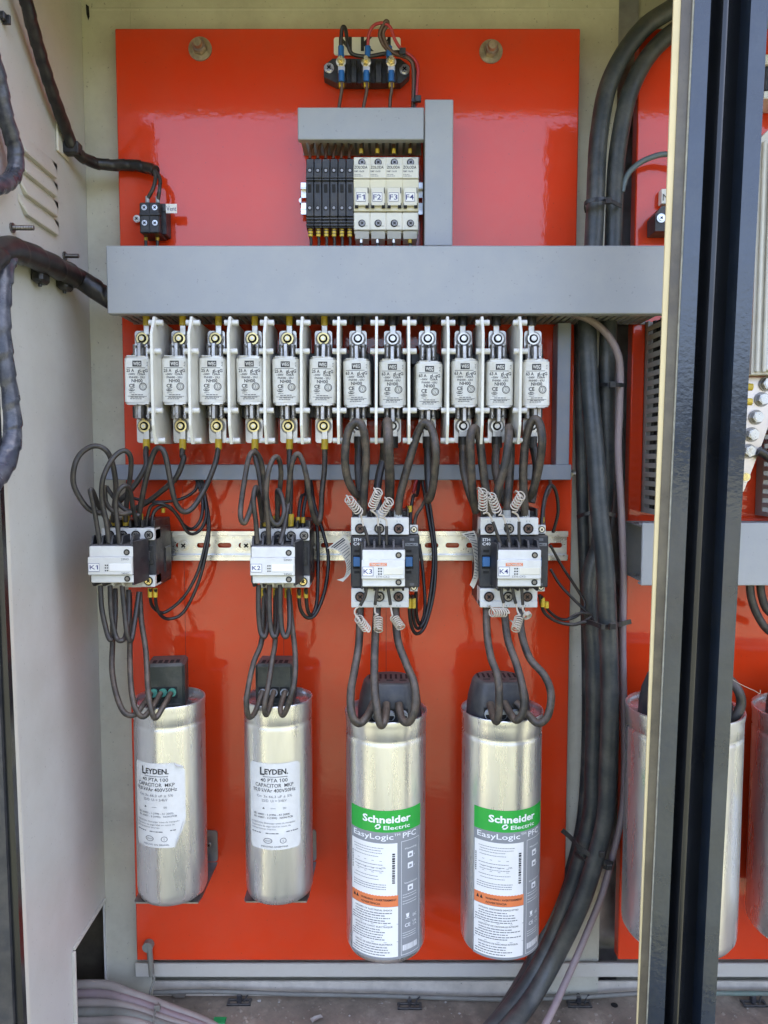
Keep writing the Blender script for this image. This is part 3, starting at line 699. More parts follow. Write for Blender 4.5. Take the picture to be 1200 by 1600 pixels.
M().box(a.x, b.x, -.024, -.0234, b.z, a.z, 'paper').box(a.x - .004, a.x + .004, -.0233, -.018, b.z + .002, a.z - .002, 'black_plastic', .0005).build('tag', t)
M().text('Vent', flat(-.0242), P(260.2, 329, -.024).x, P(260, 329.5, -.024).z, 7 * S(-.024), 'ink_blue', width=15 * S(-.024)).build('lettering', t)
def exv(mm, q, r): mm.tube(spline(path([(118, 233, -.045), (127, 243, -.035), (135, 250, -.03)], 0), 4), r * 1.0, 'black_plastic', 10)
wire('black spiral wrapped cable running down the left wall to the two pole block', [(34, -30, -.18), (43, 10, -.165), (60, 75, -.135), (82, 145, -.10), (104, 205, -.06), (113, 228, -.048), (128, 245, -.034), (150, 255, -.018), (175, 258, -.012), (205, 258, -.012), (228, 262, -.015), (243, 267, -.022)], 0, 7.6, 'wire_black', name='wrapped_cable', cat='cable', wrap=.019, sub=12, n=14)
c = P(116, 229, -.046); M().box(XL + .0003, c.x + .007, c.y - .007, c.y + .007, c.z - .009, c.z + .004, 'black_plastic', .001).box(XL + .0003, XL + .003, c.y - .02, c.y + .012, c.z - .012, c.z + .020, 'ivory_plastic', .0008).build('cable_clip', None, 'black clip on a white base gripping the wrapped cable at the back of the wall', 'cable clip')
for k_, (pp_, wd) in enumerate((([(240, 266), (243, 278), (239, 295), (231, 310), (230, 320)], 'left'), ([(243, 267), (250, 280), (249, 298), (247, 312), (247, 320)], 'right'))):
    def ex(mm, q, r, k_=k_): lug(mm, (230.5, 246.5)[k_], 307, 317, -.028, 'grey_sleeve', 3.1)
    wire('short dark wire entering the %s pole of the block by the Vent sticker' % wd, pp_, [-.022, -.03, -.026], 3, 'cable_grey', group='wires above the two pole block', extra=ex)
    xx = (228, 246)[k_]
    def ex(mm, q, r, xx=xx): lug(mm, xx, 366, 376, -.02, 'yellow_crimp', 2.8); lug(mm, xx, 369, 371, -.02, 'ink', 2.9)
    wire('short dark wire leaving the %s pole of the block into the wide duct' % wd, [(xx, 360), (xx, 375), (xx, 390)], -.02, 2.4, 'wire_black', group='wires below the two pole block', extra=ex)

# ================================================================== NH fuses, bases and barriers
FX = [214, 273, 331, 390, 446, 503, 558.5, 614, 670, 727.5, 782, 839]
DY = [-3, 0, 0, 0, 1, 1.5, 1, 1, 4, 0, 1, 1]
YFU = -.085
names = ['leftmost', 'second', 'third', 'fourth', 'fifth', 'sixth', 'seventh', 'eighth', 'ninth', 'tenth', 'eleventh', 'rightmost']
def fz(py): return P(500, py, YFU).z
def make_base(X, bm='zinc_yellow'):
    t = thing('fuse_socket', '', 'fuse base', (X, -.001, fz(650)), 'black fuse bases'); mm = M()
    zc = fz(597)
    mm.box(X - .0175, X + .0175, -.030, -.0012, zc - .038, zc + .037, 'black_plastic', .0012)
    mm.box(X - .0185, X + .0150, -.046, -.028, zc - .038, zc - .024, 'black_plastic', .001).box(X - .0185, X + .0150, -.046, -.028, zc + .024, zc + .037, 'black_plastic', .001)
    mm.build('base_body', t)
    for sg, z0, z1 in ((1, 549, 517), (-1, 692, 653)):
        za = P(500, z0, -.058).z; zb = P(500, z1, -.058).z; mm = M()
        mm.prism(rrect(X - .0098, X + .0098, za, zb, .003), 'xz', -.058, -.055, 'silver_plate')
        mm.box(X - .009, X + .009, -.055, -.03, min(za, zb) + .008, max(za, zb) - .004, 'dark_steel', .0008)
        mm.build('contact_plate', t)
        cz = P(500, 530 if sg > 0 else 666, -.058).z; mm = M()
        mm.ring((X, -.0582, cz), .003, .0090, 'dark_steel', .001, 26); mm.cyl((X, -.0592, cz), (X, -.0622, cz), .0075, 'dark_steel', 6, smooth=False, rot=rnb.random()); mm.ring((X, -.0622, cz), .0050, .0068, bm, .0008, 24)
        mm.cyl((X, -.062, cz), (X, -.0625, cz), .0050, 'dark_hole', 16); mm.cyl((X, -.0625, cz), (X, -.0655, cz), .0030, bm, 14); mm.cyl((X, -.0655, cz), (X, -.0658, cz), .0018, 'zinc', 10)
        mm.build('clamp_bolt', t)
        cz = P(500, 550 if sg > 0 else 642, -.068).z; mm = M()
        for s2 in (-1, 1):
            mm.tube([(X + s2 * .0035, -.050, cz - .0065), (X + s2 * .0032, -.064, cz - .0065), (X + s2 * .0058, -.0705, cz - .006)], .0012, 'spring_metal', 8)
            mm.tube([(X + s2 * .0035, -.050, cz + .0065), (X + s2 * .0032, -.064, cz + .0065), (X + s2 * .0058, -.0705, cz + .006)], .0012, 'spring_metal', 8)
            mm.cyl((X + s2 * .0062, -.0655, cz - .0085), (X + s2 * .0062, -.0655, cz + .0085), .0036, 'spring_metal', 12)
        mm.cyl((X - .003, -.058, cz - .009), (X - .003, -.058, cz + .009), .004, 'dark_steel', 10)
        mm.build('spring_clip', t)
    return t
def make_fuse(X, amp, zoff):
    t = thing('blade_fuse', '', 'fuse', (X, -.07, fz(633)), 'white ceramic blade fuses'); mm = M()
    z1, z0 = fz(563), fz(631); hw = .0150
    mm.prism(rrect(X - hw, X + hw, YFU, -.048, .004, 5), 'xy', z0, z1, 'ceramic', False); mm.build('ceramic_body', t)
    for a, b in ((z1 + .0001, z1 + .0022), (z0 - .0022, z0 - .0001)):
        mm = M(); mm.prism(rrect(X - hw * .93, X + hw * .93, YFU + .0004, -.050, .003, 3), 'xy', a, b, 'silver_plate')
        mm.box(X - hw * .75, X - hw * .05, YFU - .0008, YFU + .006, b if a > z0 else a - .001, b + .001 if a > z0 else a, 'white_plastic'); mm.box(X + hw * .05, X + hw * .6, YFU - .0002, YFU + .006, b if a > z0 else a - .0008, b + .0008 if a > z0 else a, 'silver_plate')
        mm.build('end_plate', t)
    for a, b in ((z1 + .0022, z1 + .0190), (z0 - .0190, z0 - .0022)):
        M().box(X - .0028, X + .0028, -.078, -.058, a, b, 'spring_metal', .0012).build('blade', t)
    f = flat(YFU - .0002); mm = M(); k = S(YFU); o = fz(561)
    V = lambda py: o - (py - 561) * k
    U = lambda px: X + px * k                    # px from the middle, -21..21
    mm.rect(f, U(-7), V(575.5), U(7), V(566.5), 'ink')
    g = flat(YFU - .0004); mm.text('WEG', g, X, V(573.6), 5.2 * k, 'ceramic', width=11.5 * k, bold=.03, align='c')
    mm.rect(f, U(-16), V(577.6), U(13), V(576.9), 'ink')
    mm.text('%d A' % amp, f, U(-16.5), V(583.8), 4.8 * k, 'ink', width=12 * k, bold=.02); mm.text('gL-gG', f, U(1), V(583.8), 4.8 * k, 'ink', width=15.5 * k, bold=.02)
    mm.text('~500V', f, U(-14), V(588.6), 3.1 * k, 'ink', width=11 * k, bold=.02); mm.text('120kA', f, U(1), V(588.6), 3.1 * k, 'ink', width=12 * k, bold=.02)
    mm.text('FNH00 - %dU' % amp, f, X, V(593.4), 3.1 * k, 'ink', width=24 * k, bold=.02, align='c')
    mm.text('NH00', f, X, V(599.6), 5 * k, 'ink', width=17 * k, bold=.02, align='c')
    mm.text('CE', f, U(-12.5), V(607.5), 5.4 * k, 'ink', width=9 * k, bold=.03)
    c = (U(9), YFU - .0002, V(606)); mm.ring(c, 4.9 * k, 6 * k, 'ink', .00005); mm.ring(c, 3.4 * k, 3.9 * k, 'ink', .00005); mm.text('S', f, U(9), V(607.8), 3.6 * k, 'ink', align='c')
    mm.disc((U(-8.5), YFU - .0002, V(611.3)), 4.8 * k, 'ink', 14, .48); mm.text('IRAM', g, U(-8.5), V(612.2), 2.2 * k, 'ceramic', width=8 * k, align='c', bold=.03)
    rn = random.Random(2)
    mm.dashes(f, U(-12), U(-4), V(616.2), .9 * k, 'ink_soft', rn)
    mm.dashes(f, U(-9), U(9), V(619.2), 1.2 * k, 'ink_soft', rn); mm.rect(f, U(-15), V(621.3), U(15), V(620.7), 'ink'); mm.dashes(f, U(-10), U(11), V(623), 1.2 * k, 'ink_soft', rn); mm.dashes(f, U(-11), U(8), V(625.4), 1.1 * k, 'ink_soft', rn)
    mm.text('A16', lambda u, v: (U(17) - (v - V(570)), YFU - .0002, V(575) + (u - U(17))), U(17), V(570), 2.4 * k, 'ink_soft', width=7 * k)
    mm.build('printed_label', t)
    return t
X0 = P(FX[0], 597, YFU).x
bproto = make_base(X0); bproto2 = make_base(P(FX[6], 597, YFU).x, 'zinc'); f25 = make_fuse(X0, 25, 0); f63 = make_fuse(P(FX[6], 597, YFU).x, 63, 0)
XF = []
for i, px in enumerate(FX):
    X = P(px, 597, YFU).x; XF.append(X); dz = -DY[i] * S(YFU)
    lbb = 'black fuse base under the %s fuse of the row' % names[i]
    lbf = 'white %s fuse marked %d A, %s' % ('square', 25 if i < 6 else 63, ['leftmost of the row of twelve', 'second from the left', 'third from the left', 'fourth from the left', 'fifth from the left', 'the last 25 A one before the 63 A ones', 'the first 63 A one counted from the left', 'with a cable arch beneath it, eighth from the left', 'hanging slightly lower than its neighbours', 'third from the right', 'second from the right', 'rightmost of the row of twelve'][i])
    if i == 0: b = bproto; b['label'] = lbb
    elif i == 6: b = bproto2; b['label'] = lbb
    else: b = copy_tree(bproto if i < 6 else bproto2, (X, -.001, bproto.location.z), lbb)
    if i == 0: fu = f25
    elif i < 6: fu = copy_tree(f25, (X, -.07, f25.location.z), lbf)
    elif i == 6: fu = f63
    else: fu = copy_tree(f63, (X, -.07, f63.location.z), lbf)
    fu['label'] = lbf; fu.location.z += dz; fu.rotation_euler = (0, R(rnb.uniform(-1.1, 1.1)), R(rnb.uniform(-2.2, 2.2)))
    # incoming wires from the duct above
    xb = PX + X / (-.06 - CAMY) * F
    col_ = 'yellow_crimp' if i < 6 else 'cable_black'; wr = 2.6 if i < 6 else 5.5
    def ex(mm, q, r, xb=xb, col_=col_, i=i):
        lug(mm, xb + .5, 491, 509, -.061, col_, 5.2 if i < 6 else 7.5); mm.pbox(xb - 4, 508, xb + 5, 523, -.0625, -.0605, 'silver_plate', .0004)
    wire('lug wire entering the top of the %s fuse base' % names[i], [(xb + .5, 470), (xb + .5, 485), (xb + .5, 500)], -.061, wr, 'cable_black', group='wires above the fuse bases', extra=ex)
YN, YFAR = -.115, -.02
BX = [236, 296, 355, 412, 470, 525.5, 586, 642, 702, 756.5, 815]
zt1 = P(500, 494, -.105).z; zb1 = P(500, 694, -.105).z
bl = ['with the most of its side showing, between the two leftmost fuses']; bproto = None
for i, px in enumerate(BX):
    X = P(px + (1.5 if px < 600 else -.5), 590, YN).x; c = Vector((X, -.02, zb1))
    lb = 'cream phase barrier %s' % ('between the leftmost fuse and the second one' if i == 0 else 'between the %s and %s fuses' % (names[i], names[i + 1]))
    if bproto is None:
        bproto = thing('phase_barrier', lb, 'barrier', c, 'cream phase barriers between the fuses')
        mm = M(); pg = [(-.103, zt1), (YN, zt1 - .020), (YN, zb1 + .020), (-.106, zb1), (YFAR, zb1 + .002), (YFAR, zt1 - .002)]
        mm.prism(pg, 'yz', X - .0014, X + .0014, 'barrier_plastic'); mm.build('panel', bproto)
        for py in (502.5, 549, 641.5, 688):
            q = P(236, py, -.106); yy = -.099 if py in (502.5, 688) else -.107
            M().cyl((X - .0066, yy, q.z), (X + .0084, yy, q.z), .0031, 'white_plastic', 12).cyl((X + .0084, yy, q.z), (X + .0086, yy, q.z), .0018, 'barrier_plastic', 10).build('peg', bproto)
    else:
        pb_ = copy_tree(bproto, c, lb); pb_.rotation_euler = (0, R(rnb.uniform(-.35, .35)), R(rnb.uniform(-.9, .9)))

# ================================================================== contactors
def holescrew(mm, c, r, m='dark_steel'):
    c = Vector(c); mm.cyl(c + Vector((0, .0003, 0)), c + Vector((0, -.0003, 0)), r, 'dark_hole', 18); screw(mm, c + Vector((0, -.0003, 0)), r * .74, m, h=.0006)
def small_contactor(n_, px, py, label):
    Yk = -.125; o = P(px, py, Yk); X0, Z0 = o.x, o.z
    t = thing('contactor', label, 'contactor', (X0 + .03, -.01, Z0 - .052), 'contactors on the long rail')
    mm = M(); x0, x1 = X0 + .003, X0 + .0605
    mm.box(x0, x1, -.080, -.016, Z0 - .0495, Z0 + .015, 'grey_black', .0012)
    mm.box(x0 + .001, x1 - .001, -.060, -.014, Z0 - .053, Z0 + .024, 'black_plastic', .001)
    mm.box(x1 - .002, x1 + .0015, -.045, -.02, Z0 - .040, Z0 - .010, 'black_plastic', .001)
    for k in range(5): mm.box(x0 + .002 + k * .0138 - .0005, x0 + .0035 + k * .0138, -.085, -.05, Z0 + .0163, Z0 + .025, 'black_plastic', .0004)
    mm.box(x1 - .014, x1 - .0025, -.0815, -.078, Z0 - .026, Z0 - .004, 'black_plastic', .0008); mm.box(x1 - .011, x1 - .0055, -.0845, -.078, Z0 - .021, Z0 - .010, 'grey_black', .0008)
    mm.box(x1 - .0095, x1 - .007, -.0825, -.078, Z0 - .002, Z0 + .0005, 'dark_hole')
    mm.build('body', t)
    mm = M(); mm.box(X0 + .001, X0 + .0605, -.085, -.06, Z0 + .0026, Z0 + .0163, 'white_plastic', .0006); mm.build('terminal_cover', t)
    mm = M(); mm.box(X0 + .0445, X0 + .0605, -.085, -.06, Z0 - .051, Z0 - .0378, 'white_plastic', .0006); mm.box(X0 + .004, X0 + .0445, -.084, -.06, Z0 - .0515, Z0 - .046, 'white_plastic', .0006); mm.build('terminal_cover', t)
    for k in range(4):
        mm = M(); holescrew(mm, (X0 + .0105 + k * .0147, -.0853, Z0 + .0085), .0052); mm.build('terminal_screw', t)
    mm = M(); holescrew(mm, (X0 + .053, -.0853, Z0 - .044), .0052, 'zinc_yellow'); mm.build('terminal_screw', t)
    # auxiliary block on the front
    W_ = .0485; mm = M()
    mm.prism([(X0 + W_ - .002, -.122), (X0 + W_, -.122), (X0 + W_ + .0055, -.085), (X0 + W_ - .002, -.085)], 'xy', Z0 - .0425, Z0 + .0045, 'grey_black')
    mm.box(X0 - .0005, X0 + W_ - .003, -.118, -.0855, Z0 - .0405, Z0 + .0015, 'grey_black', .001)
    for k in range(5):
        xx = X0 + .0005 + k * .0108
        mm.prism([(-.118, Z0 + .001), (-.112, Z0 + .0105), (-.09, Z0 + .0105), (-.09, Z0 + .001)], 'yz', xx, xx + .0022, 'grey_black')
        mm.prism([(-.118, Z0 - .0400), (-.112, Z0 - .0455), (-.09, Z0 - .0455), (-.09, Z0 - .0400)], 'yz', xx, xx + .0022, 'white_plastic' if k > 1 else 'grey_black')
    bk = mm.build('auxiliary_block', t)
    mm = M()
    mm.box(X0 + .0008, X0 + W_, -.1225, -.116, Z0 - .012, Z0, 'white_plastic', .0008)
    mm.box(X0, X0 + W_ - .0004, -.126, -.116, Z0 - .031, Z0 - .0115, 'white_plastic', .0008)
    mm.box(X0 + .002, X0 + W_, -.1225, -.116, Z0 - .040, Z0 - .031, 'white_plastic', .0008)
    mm.build('front_cover', bk)
    mm = M()
    for dz, l in ((-.0065, .0), (-.0355, .0)): mm.cyl((X0 + W_ - .007, -.1222, Z0 + dz), (X0 + W_ - .007, -.1228, Z0 + dz), .0034, 'dark_hole', 14); mm.cyl((X0 + W_ - .007, -.1228, Z0 + dz), (X0 + W_ - .007, -.1230, Z0 + dz), .002, 'dark_steel', 10)
    mm.build('cover_screw', bk)
    mm = M(); f = flat(-.1262)
    mm.box(X0 + .0235, X0 + .0465, -.1266, -.125, Z0 - .0265, Z0 - .0185, 'paper', .0003)
    for a in range(2):
        for b in range(3): mm.rect(f, X0 + .0187 + a * .0022, Z0 - .0195 - b * .0029 - .0014, X0 + .0201 + a * .0022, Z0 - .0195 - b * .0029, 'ink')
    mm.text('23NO', flat(-.1262), X0 + .0365, Z0 - .0147, .0022, 'ink_soft', width=.0085, bold=.01); mm.text('24NO', flat(-.1262), X0 + .0365, Z0 - .0302, .0022, 'ink_soft', width=.0085, bold=.01)
    mm.build('lettering', bk)
    mm = M(); a0, a1, b0, b1 = X0 + .0008, X0 + .0130, Z0 - .0270, Z0 - .0180
    mm.box(a0, a1, -.1264, -.1255, b0, b1, 'paper'); f = flat(-.1266); mm.text(n_, f, (a0 + a1) / 2, b0 + .0024, .0046, 'ink_blue', width=.0090, align='c', bold=.005)
    for q in ((a0, b0, a1, b0 + .0004), (a0, b1 - .0004, a1, b1), (a0, b0, a0 + .0004, b1), (a1 - .0004, b0, a1, b1)): mm.rect(f, *q, 'ink_blue')
    mm.build('sticker', bk)
    mm = M(); f2 = flat(-.0853)
    for k, s_ in enumerate(('1L1', '3L2', '5L3', '13NO')): mm.text(s_, f2, X0 + .0105 + k * .0147, Z0 + .0142, .0012, 'ink_soft', align='c')
    mm.text('14 NO', f2, X0 + .053, Z0 - .0503, .0014, 'ink_soft', align='c')
    if n_ == 'K1': mm.dashes(lambda u, v: (x1 + .0003, -.058 - (v - Z0), Z0 - .012 + (u - X0)), X0, X0 + .024, Z0, .0018, 'ink_soft', rnb)
    mm.build('lettering', t)
    return t, X0, Z0
small_contactor('K1', 136.5, 854, 'contactor whose front sticker reads K1, nearest the left wall')
small_contactor('K2', 390.5, 855, 'contactor whose front sticker reads K2, second from the left')
def coil(mm, a, b, Y, rpx, turns, m='coil_white', wr=1.15):
    A = P(a[0], a[1], Y); B = P(b[0], b[1], Y); d = (B - A); L = max(d.length, 1e-4); d = d / L
    u = Vector((0, -1, 0)); v = d.cross(u).normalized(); rr = rpx * S(Y); n = int(turns * 12); pts = []
    d2 = (d + u * .35).normalized()
    for i in range(n + 1):
        th = 2 * math.pi * i / 12; pts.append(A + d2 * 0 + d * (L * i / n) + (u * math.cos(th) * .8 + v * math.sin(th) + d * .75 * math.cos(th)) * rr)
    mm.tube(pts, wr * S(Y), m, 6)
    return pts[0], pts[-1]
def big_contactor(n_, pxb, label, bx):
    Yk = -.095; o = P(pxb, 808, Yk); X0 = o.x; Z = lambda py: P(500, py, Yk).z
    t = thing('contactor', label, 'contactor', (X0 + .038, -.01, Z(948)), 'contactors on the long rail')
    wb = .0770; mm = M()
    mm.box(X0, X0 + wb, Yk, -.030, Z(918), Z(837), 'grey_black', .0012)
    mm.box(X0 + .001, X0 + .0655, -.085, -.014, Z(950), Z(806), 'black_plastic', .0012)
    mm.box(X0 + .0655, X0 + wb - .001, -.083, -.03, Z(925), Z(825), 'grey_black', .001)
    mm.box(X0 + .003, X0 + .064, -.080, -.03, Z(808), Z(800), 'black_plastic', .001)
    for k in range(4): mm.box(X0 + .0015 + k * .0205, X0 + .0035 + k * .0205, -.092, -.04, Z(808), Z(795), 'black_plastic', .0005)
    mm.build('body', t)
    for z0, z1, sy in ((835.5, 808.5, 827), (948.5, 919, 933)):
        mm = M(); mm.box(X0 + .0004, X0 + .0650, Yk - .002, -.07, Z(z0), Z(z1), 'white_plastic', .0008)
        mm.box(X0 + .0004, X0 + .0650, Yk - .0035, -.08, Z(z0), Z(z0) + .0065 if z0 < 900 else Z(z0) + .0075, 'white_plastic', .0008)
        mm.build('terminal_cover', t)
        for k in range(3):
            mm = M(); holescrew(mm, (X0 + .0105 + k * .0215, Yk - .0037, Z(sy - 1.5)), .0058, 'dark_steel' if k % 2 else 'wire_brown'); mm.build('terminal_screw', t)
        py0 = 834 if z0 < 900 else 925
        mm = M(); q = X0 + .0710; mm.box(q - .0045, q + .0045, -.086, -.08, Z(py0) - .001, Z(py0) + .0090, 'white_plastic', .0006); holescrew(mm, (q, -.0863, Z(py0) + .004), .0038, 'zinc'); mm.build('control_terminal', t)
    f = flat(Yk - .0003); mm = M()
    mm.text('STH', f, X0 + .003, Z(845.5), .0033, 'ink_white', width=.0085, bold=.01); mm.text('C4011', f, X0 + .003, Z(852), .0033, 'ink_white', width=.0135, bold=.01)
    mm.build('lettering', t); mm = M()
    mm.rect(f, X0 + wb - .016, Z(853), X0 + wb - .002, Z(848.5), 'label_grey'); mm.text('TROMELEC', flat(Yk - .0005), X0 + wb - .0155, Z(852.2), .0020, 'ink', width=.013, bold=.02)
    for a, b in ((845, 841), (915, 911)): mm.rect(f, X0 + wb - .011, Z(a), X0 + wb - .006, Z(b), 'ink_soft')
    mm.build('lettering', t); mm = M()
    for k, s_ in enumerate(('1', '3', '5')): mm.text(s_ + '   L', flat(Yk - .0023), X0 + .0105 + k * .0215, Z(815.5), .0018, 'ink_soft', align='c')
    mm.build('lettering', t); mm = M()
    for k, s_ in enumerate(('2', '4', '6')): mm.text(s_ + '   T', flat(Yk - .0038), X0 + .0105 + k * .0215, Z(946.5), .0018, 'ink_soft', align='c')
    mm.build('lettering', t)
    for a, b in ((X0 + .003, X0 + .0115), (X0 + .0610, X0 + .0690)):
        mm = M(); mm.box(a - .0005, b + .001, Yk - .0002, Yk + .004, Z(889), Z(867), 'dark_hole'); mm.box(a, b, Yk - .003, Yk + .004, Z(885), Z(870), 'blue_tab', .0006); mm.box(a + .001, b - .001, Yk - .0003, Yk + .003, Z(863), Z(859), 'dark_hole'); mm.box(a + .001, b - .001, Yk - .0003, Yk + .003, Z(896), Z(892), 'dark_hole'); mm.build('side_latch', t)
    # front block
    Yf = -.130; A = P(bx, 860, Yf); B = P(bx + 68, 917.5, Yf); x0, x1, z1, z0 = A.x, B.x, A.z, B.z
    mm = M(); mm.box(x0 - .0005, x1 - .001, Yf + .006, Yk - .0005, z0 - .002, z1 + .002, 'grey_black', .001)
    mm.prism([(x0 + .001, Yf + .004), (x0 - .0005, Yf + .004), (x0 - .003, Yk - .001), (x0 + .001, Yk - .001)], 'xy', z0 - .003, z1 + .006, 'grey_black')
    for k in range(5):
        xx = x0 + .002 + k * .0105
        mm.prism([(Yf + .006, z1 + .001), (Yf + .012, z1 + .009), (Yk - .003, z1 + .009), (Yk - .003, z1 + .001)], 'yz', xx, xx + .0022, 'grey_black'); mm.prism([(Yf + .006, z0 - .001), (Yf + .012, z0 - .006), (Yk - .003, z0 - .006), (Yk - .003, z0 - .001)], 'yz', xx, xx + .0022, 'grey_black')
    bk = mm.build('auxiliary_block', t); h = z1 - z0; mm = M()
    mm.box(x0 + .0005, x1, Yf + .0035, Yf + .01, z1 - h * .28, z1, 'white_plastic', .0008); mm.box(x0, x1 - .0004, Yf, Yf + .01, z0 + h * .22, z1 - h * .26, 'white_plastic', .0008); mm.box(x0 + .0005, x1, Yf + .0035, Yf + .01, z0, z0 + h * .22, 'white_plastic', .0008)
    mm.build('front_cover', bk)
    mm = M()
    for dz in (z1 - h * .14, z0 + h * .12): mm.cyl((x1 - .007, Yf + .0037, dz), (x1 - .007, Yf + .0030, dz), .0034, 'dark_hole', 14); mm.cyl((x1 - .007, Yf + .003, dz), (x1 - .007, Yf + .0028, dz), .002, 'dark_steel', 10)
    mm.build('cover_screw', bk)
    f = flat(Yf - .0002); g_ = flat(Yf - .0004); mm = M(); Zb = lambda py: P(500, py, Yf).z
    mm.rect(f, x0 + .0085, Zb(884.5), x0 + .027, Zb(879.5), 'ink_orange'); mm.text('TROMELEC', g_, x0 + .0092, Zb(883.6), .0022, 'white_plastic', width=.017, bold=.02)
    mm.box(x0 + .0235, x1 - .002, Yf - .0006, Yf + .001, Zb(897.5), Zb(887), 'ivory_plastic', .0003)
    for a in range(2):
        for b in range(3): mm.rect(f, x0 + .0177 + a * .0025, Zb(898) + b * .0029, x0 + .0193 + a * .0025, Zb(898) + b * .0029 + .0015, 'ink')
    mm.text('STH-CK2', f, x0 + .0155, Zb(902.5), .0022, 'ink_soft', width=.0145)
    mm.build('lettering', bk)
    mm = M(); a0, a1, b0, b1 = x0 + .0008, x0 + .0125, Zb(900), Zb(885.5); mm.box(a0, a1, Yf - .0004, Yf + .001, b0, b1, 'paper'); f = flat(Yf - .0006); mm.text(n_, f, (a0 + a1) / 2, b0 + .0026, .0050, 'ink_blue', width=.0092, align='c', bold=.005)
    for q in ((a0, b0, a1, b0 + .0004), (a0, b1 - .0004, a1, b1), (a0, b0, a0 + .0004, b1), (a1 - .0004, b0, a1, b1)): mm.rect(f, *q, 'ink_blue')
    mm.build('sticker', bk)
    return t
k3 = big_contactor('K3', 548, 'large contactor whose front sticker reads K3', 565)
k4 = big_contactor('K4', 750, 'large contactor whose front sticker reads K4', 778)
def resistor(par, a, b, lead, rpx=6.6, turns=6, Y=-.118):
    mm = M(); p0, p1 = coil(mm, a, b, Y, rpx, turns)
    end = p1 if True else p0
    L = path(lead, Y); mm.tube(spline([end] + L[:2], 5), 1.5 * S(Y), 'coil_white', 7); mm.tube(spline(L[1:], 5), 2.6 * S(Y), 'wire_black', 8)
    mm.tube(spline([p0, p0 + Vector((-.004, .006, .006)), p0 + Vector((-.004, .02, .004))], 4), 1.3 * S(Y), 'coil_white', 6)
    mm.build('resistor_wire', par)
resistor(k3, (544, 779), (561, 800), [(565, 810), (568, 822), (573, 836), (576, 852)])
resistor(k3, (592, 767), (581, 792), [(589, 806), (591, 822), (593, 838), (593, 852)], turns=7)
resistor(k3, (610, 782), (596, 803), [(603, 812), (604, 822), (604, 838), (604, 852)])
resistor(k3, (560, 966), (573, 983), [(554, 958), (563, 946), (570, 932), (574, 914)])
resistor(k3, (591, 986), (591, 964), [(586, 957), (586, 945), (588, 930), (590, 914)], turns=6)
resistor(k3, (627, 981), (616, 965), [(612, 956), (610, 945), (608, 930), (605, 914)])
resistor(k4, (754.6, 766), (754.6, 797), [(763, 802), (770, 815), (776, 832), (783, 852)], turns=7)
resistor(k4, (767, 773), (777, 800), [(786, 806), (790, 818), (794, 834), (797, 852)])
resistor(k4, (816, 772), (802, 795), [(809, 805), (811, 815), (811, 834), (813, 852)])
resistor(k4, (768, 957), (790, 957), [(787, 955), (787, 942), (784, 930), (783, 914)])
resistor(k4, (805, 985), (811, 965), [(809, 956), (806, 943), (803, 932), (800, 914)])
resistor(k4, (825, 964), (822, 960), [(818, 956), (817, 945), (816, 932), (815, 914)], turns=2.5)
def papertag(label, le, ri, Y):
    mm = M(); L = spline([P(x, y, yy) for x, y, yy in le], 5); Q = spline([P(x, y, yy) for x, y, yy in ri], 5); n = len(L)
    vs = []; off = Vector((0, .0004, 0))
    for a, b in zip(L, Q): vs += [a, b]
    mm.add(vs, [(2 * i, 2 * i + 1, 2 * i + 3, 2 * i + 2) for i in range(n - 1)], 'old_paper', True); mm.add([v + off for v in vs], [(2 * i + 2, 2 * i + 3, 2 * i + 1, 2 * i) for i in range(n - 1)], 'old_paper', True)
    t = thing('paper_tag', label, 'tag', (L[-1] + Q[-1]) / 2, 'curled paper tags'); mm.build('strip', t)
    mm = M(); rn = random.Random(5)
    for i in range(1, n - 4):
        for a0, a1, h in (((.12, .88, .55),) if i < 3 else ((.1, rn.uniform(.5, .9), .30),)):
            o = Vector((0, -.0003, 0)); A0, A1 = L[i].lerp(Q[i], a0) + o, L[i].lerp(Q[i], a1) + o; B0, B1 = L[i + 1].lerp(Q[i + 1], a0) + o, L[i + 1].lerp(Q[i + 1], a1) + o
            mm.add([A0, A1, A1.lerp(B1, h), A0.lerp(B0, h)], [(0, 1, 2, 3)], 'ink' if i < 3 else 'ink_soft')
    mm.build('lettering', t)
papertag('curled yellowed paper tag hanging at the left side of contactor K3', [(511, 857, -.07), (530, 862, -.08), (541, 882, -.085), (538, 901, -.09), (526, 906, -.095)], [(538, 836, -.07), (547, 850, -.075), (549, 872, -.08), (549, 893, -.085), (536, 909, -.095)], -.08)
papertag('curled yellowed paper tag hanging at the left side of contactor K4', [(721, 834, -.07), (735, 846, -.08), (741, 872, -.085), (740, 898, -.09), (734, 914, -.095)], [(741, 829, -.07), (748, 850, -.075), (749, 878, -.08), (748, 900, -.085), (740, 920, -.095)], -.08)

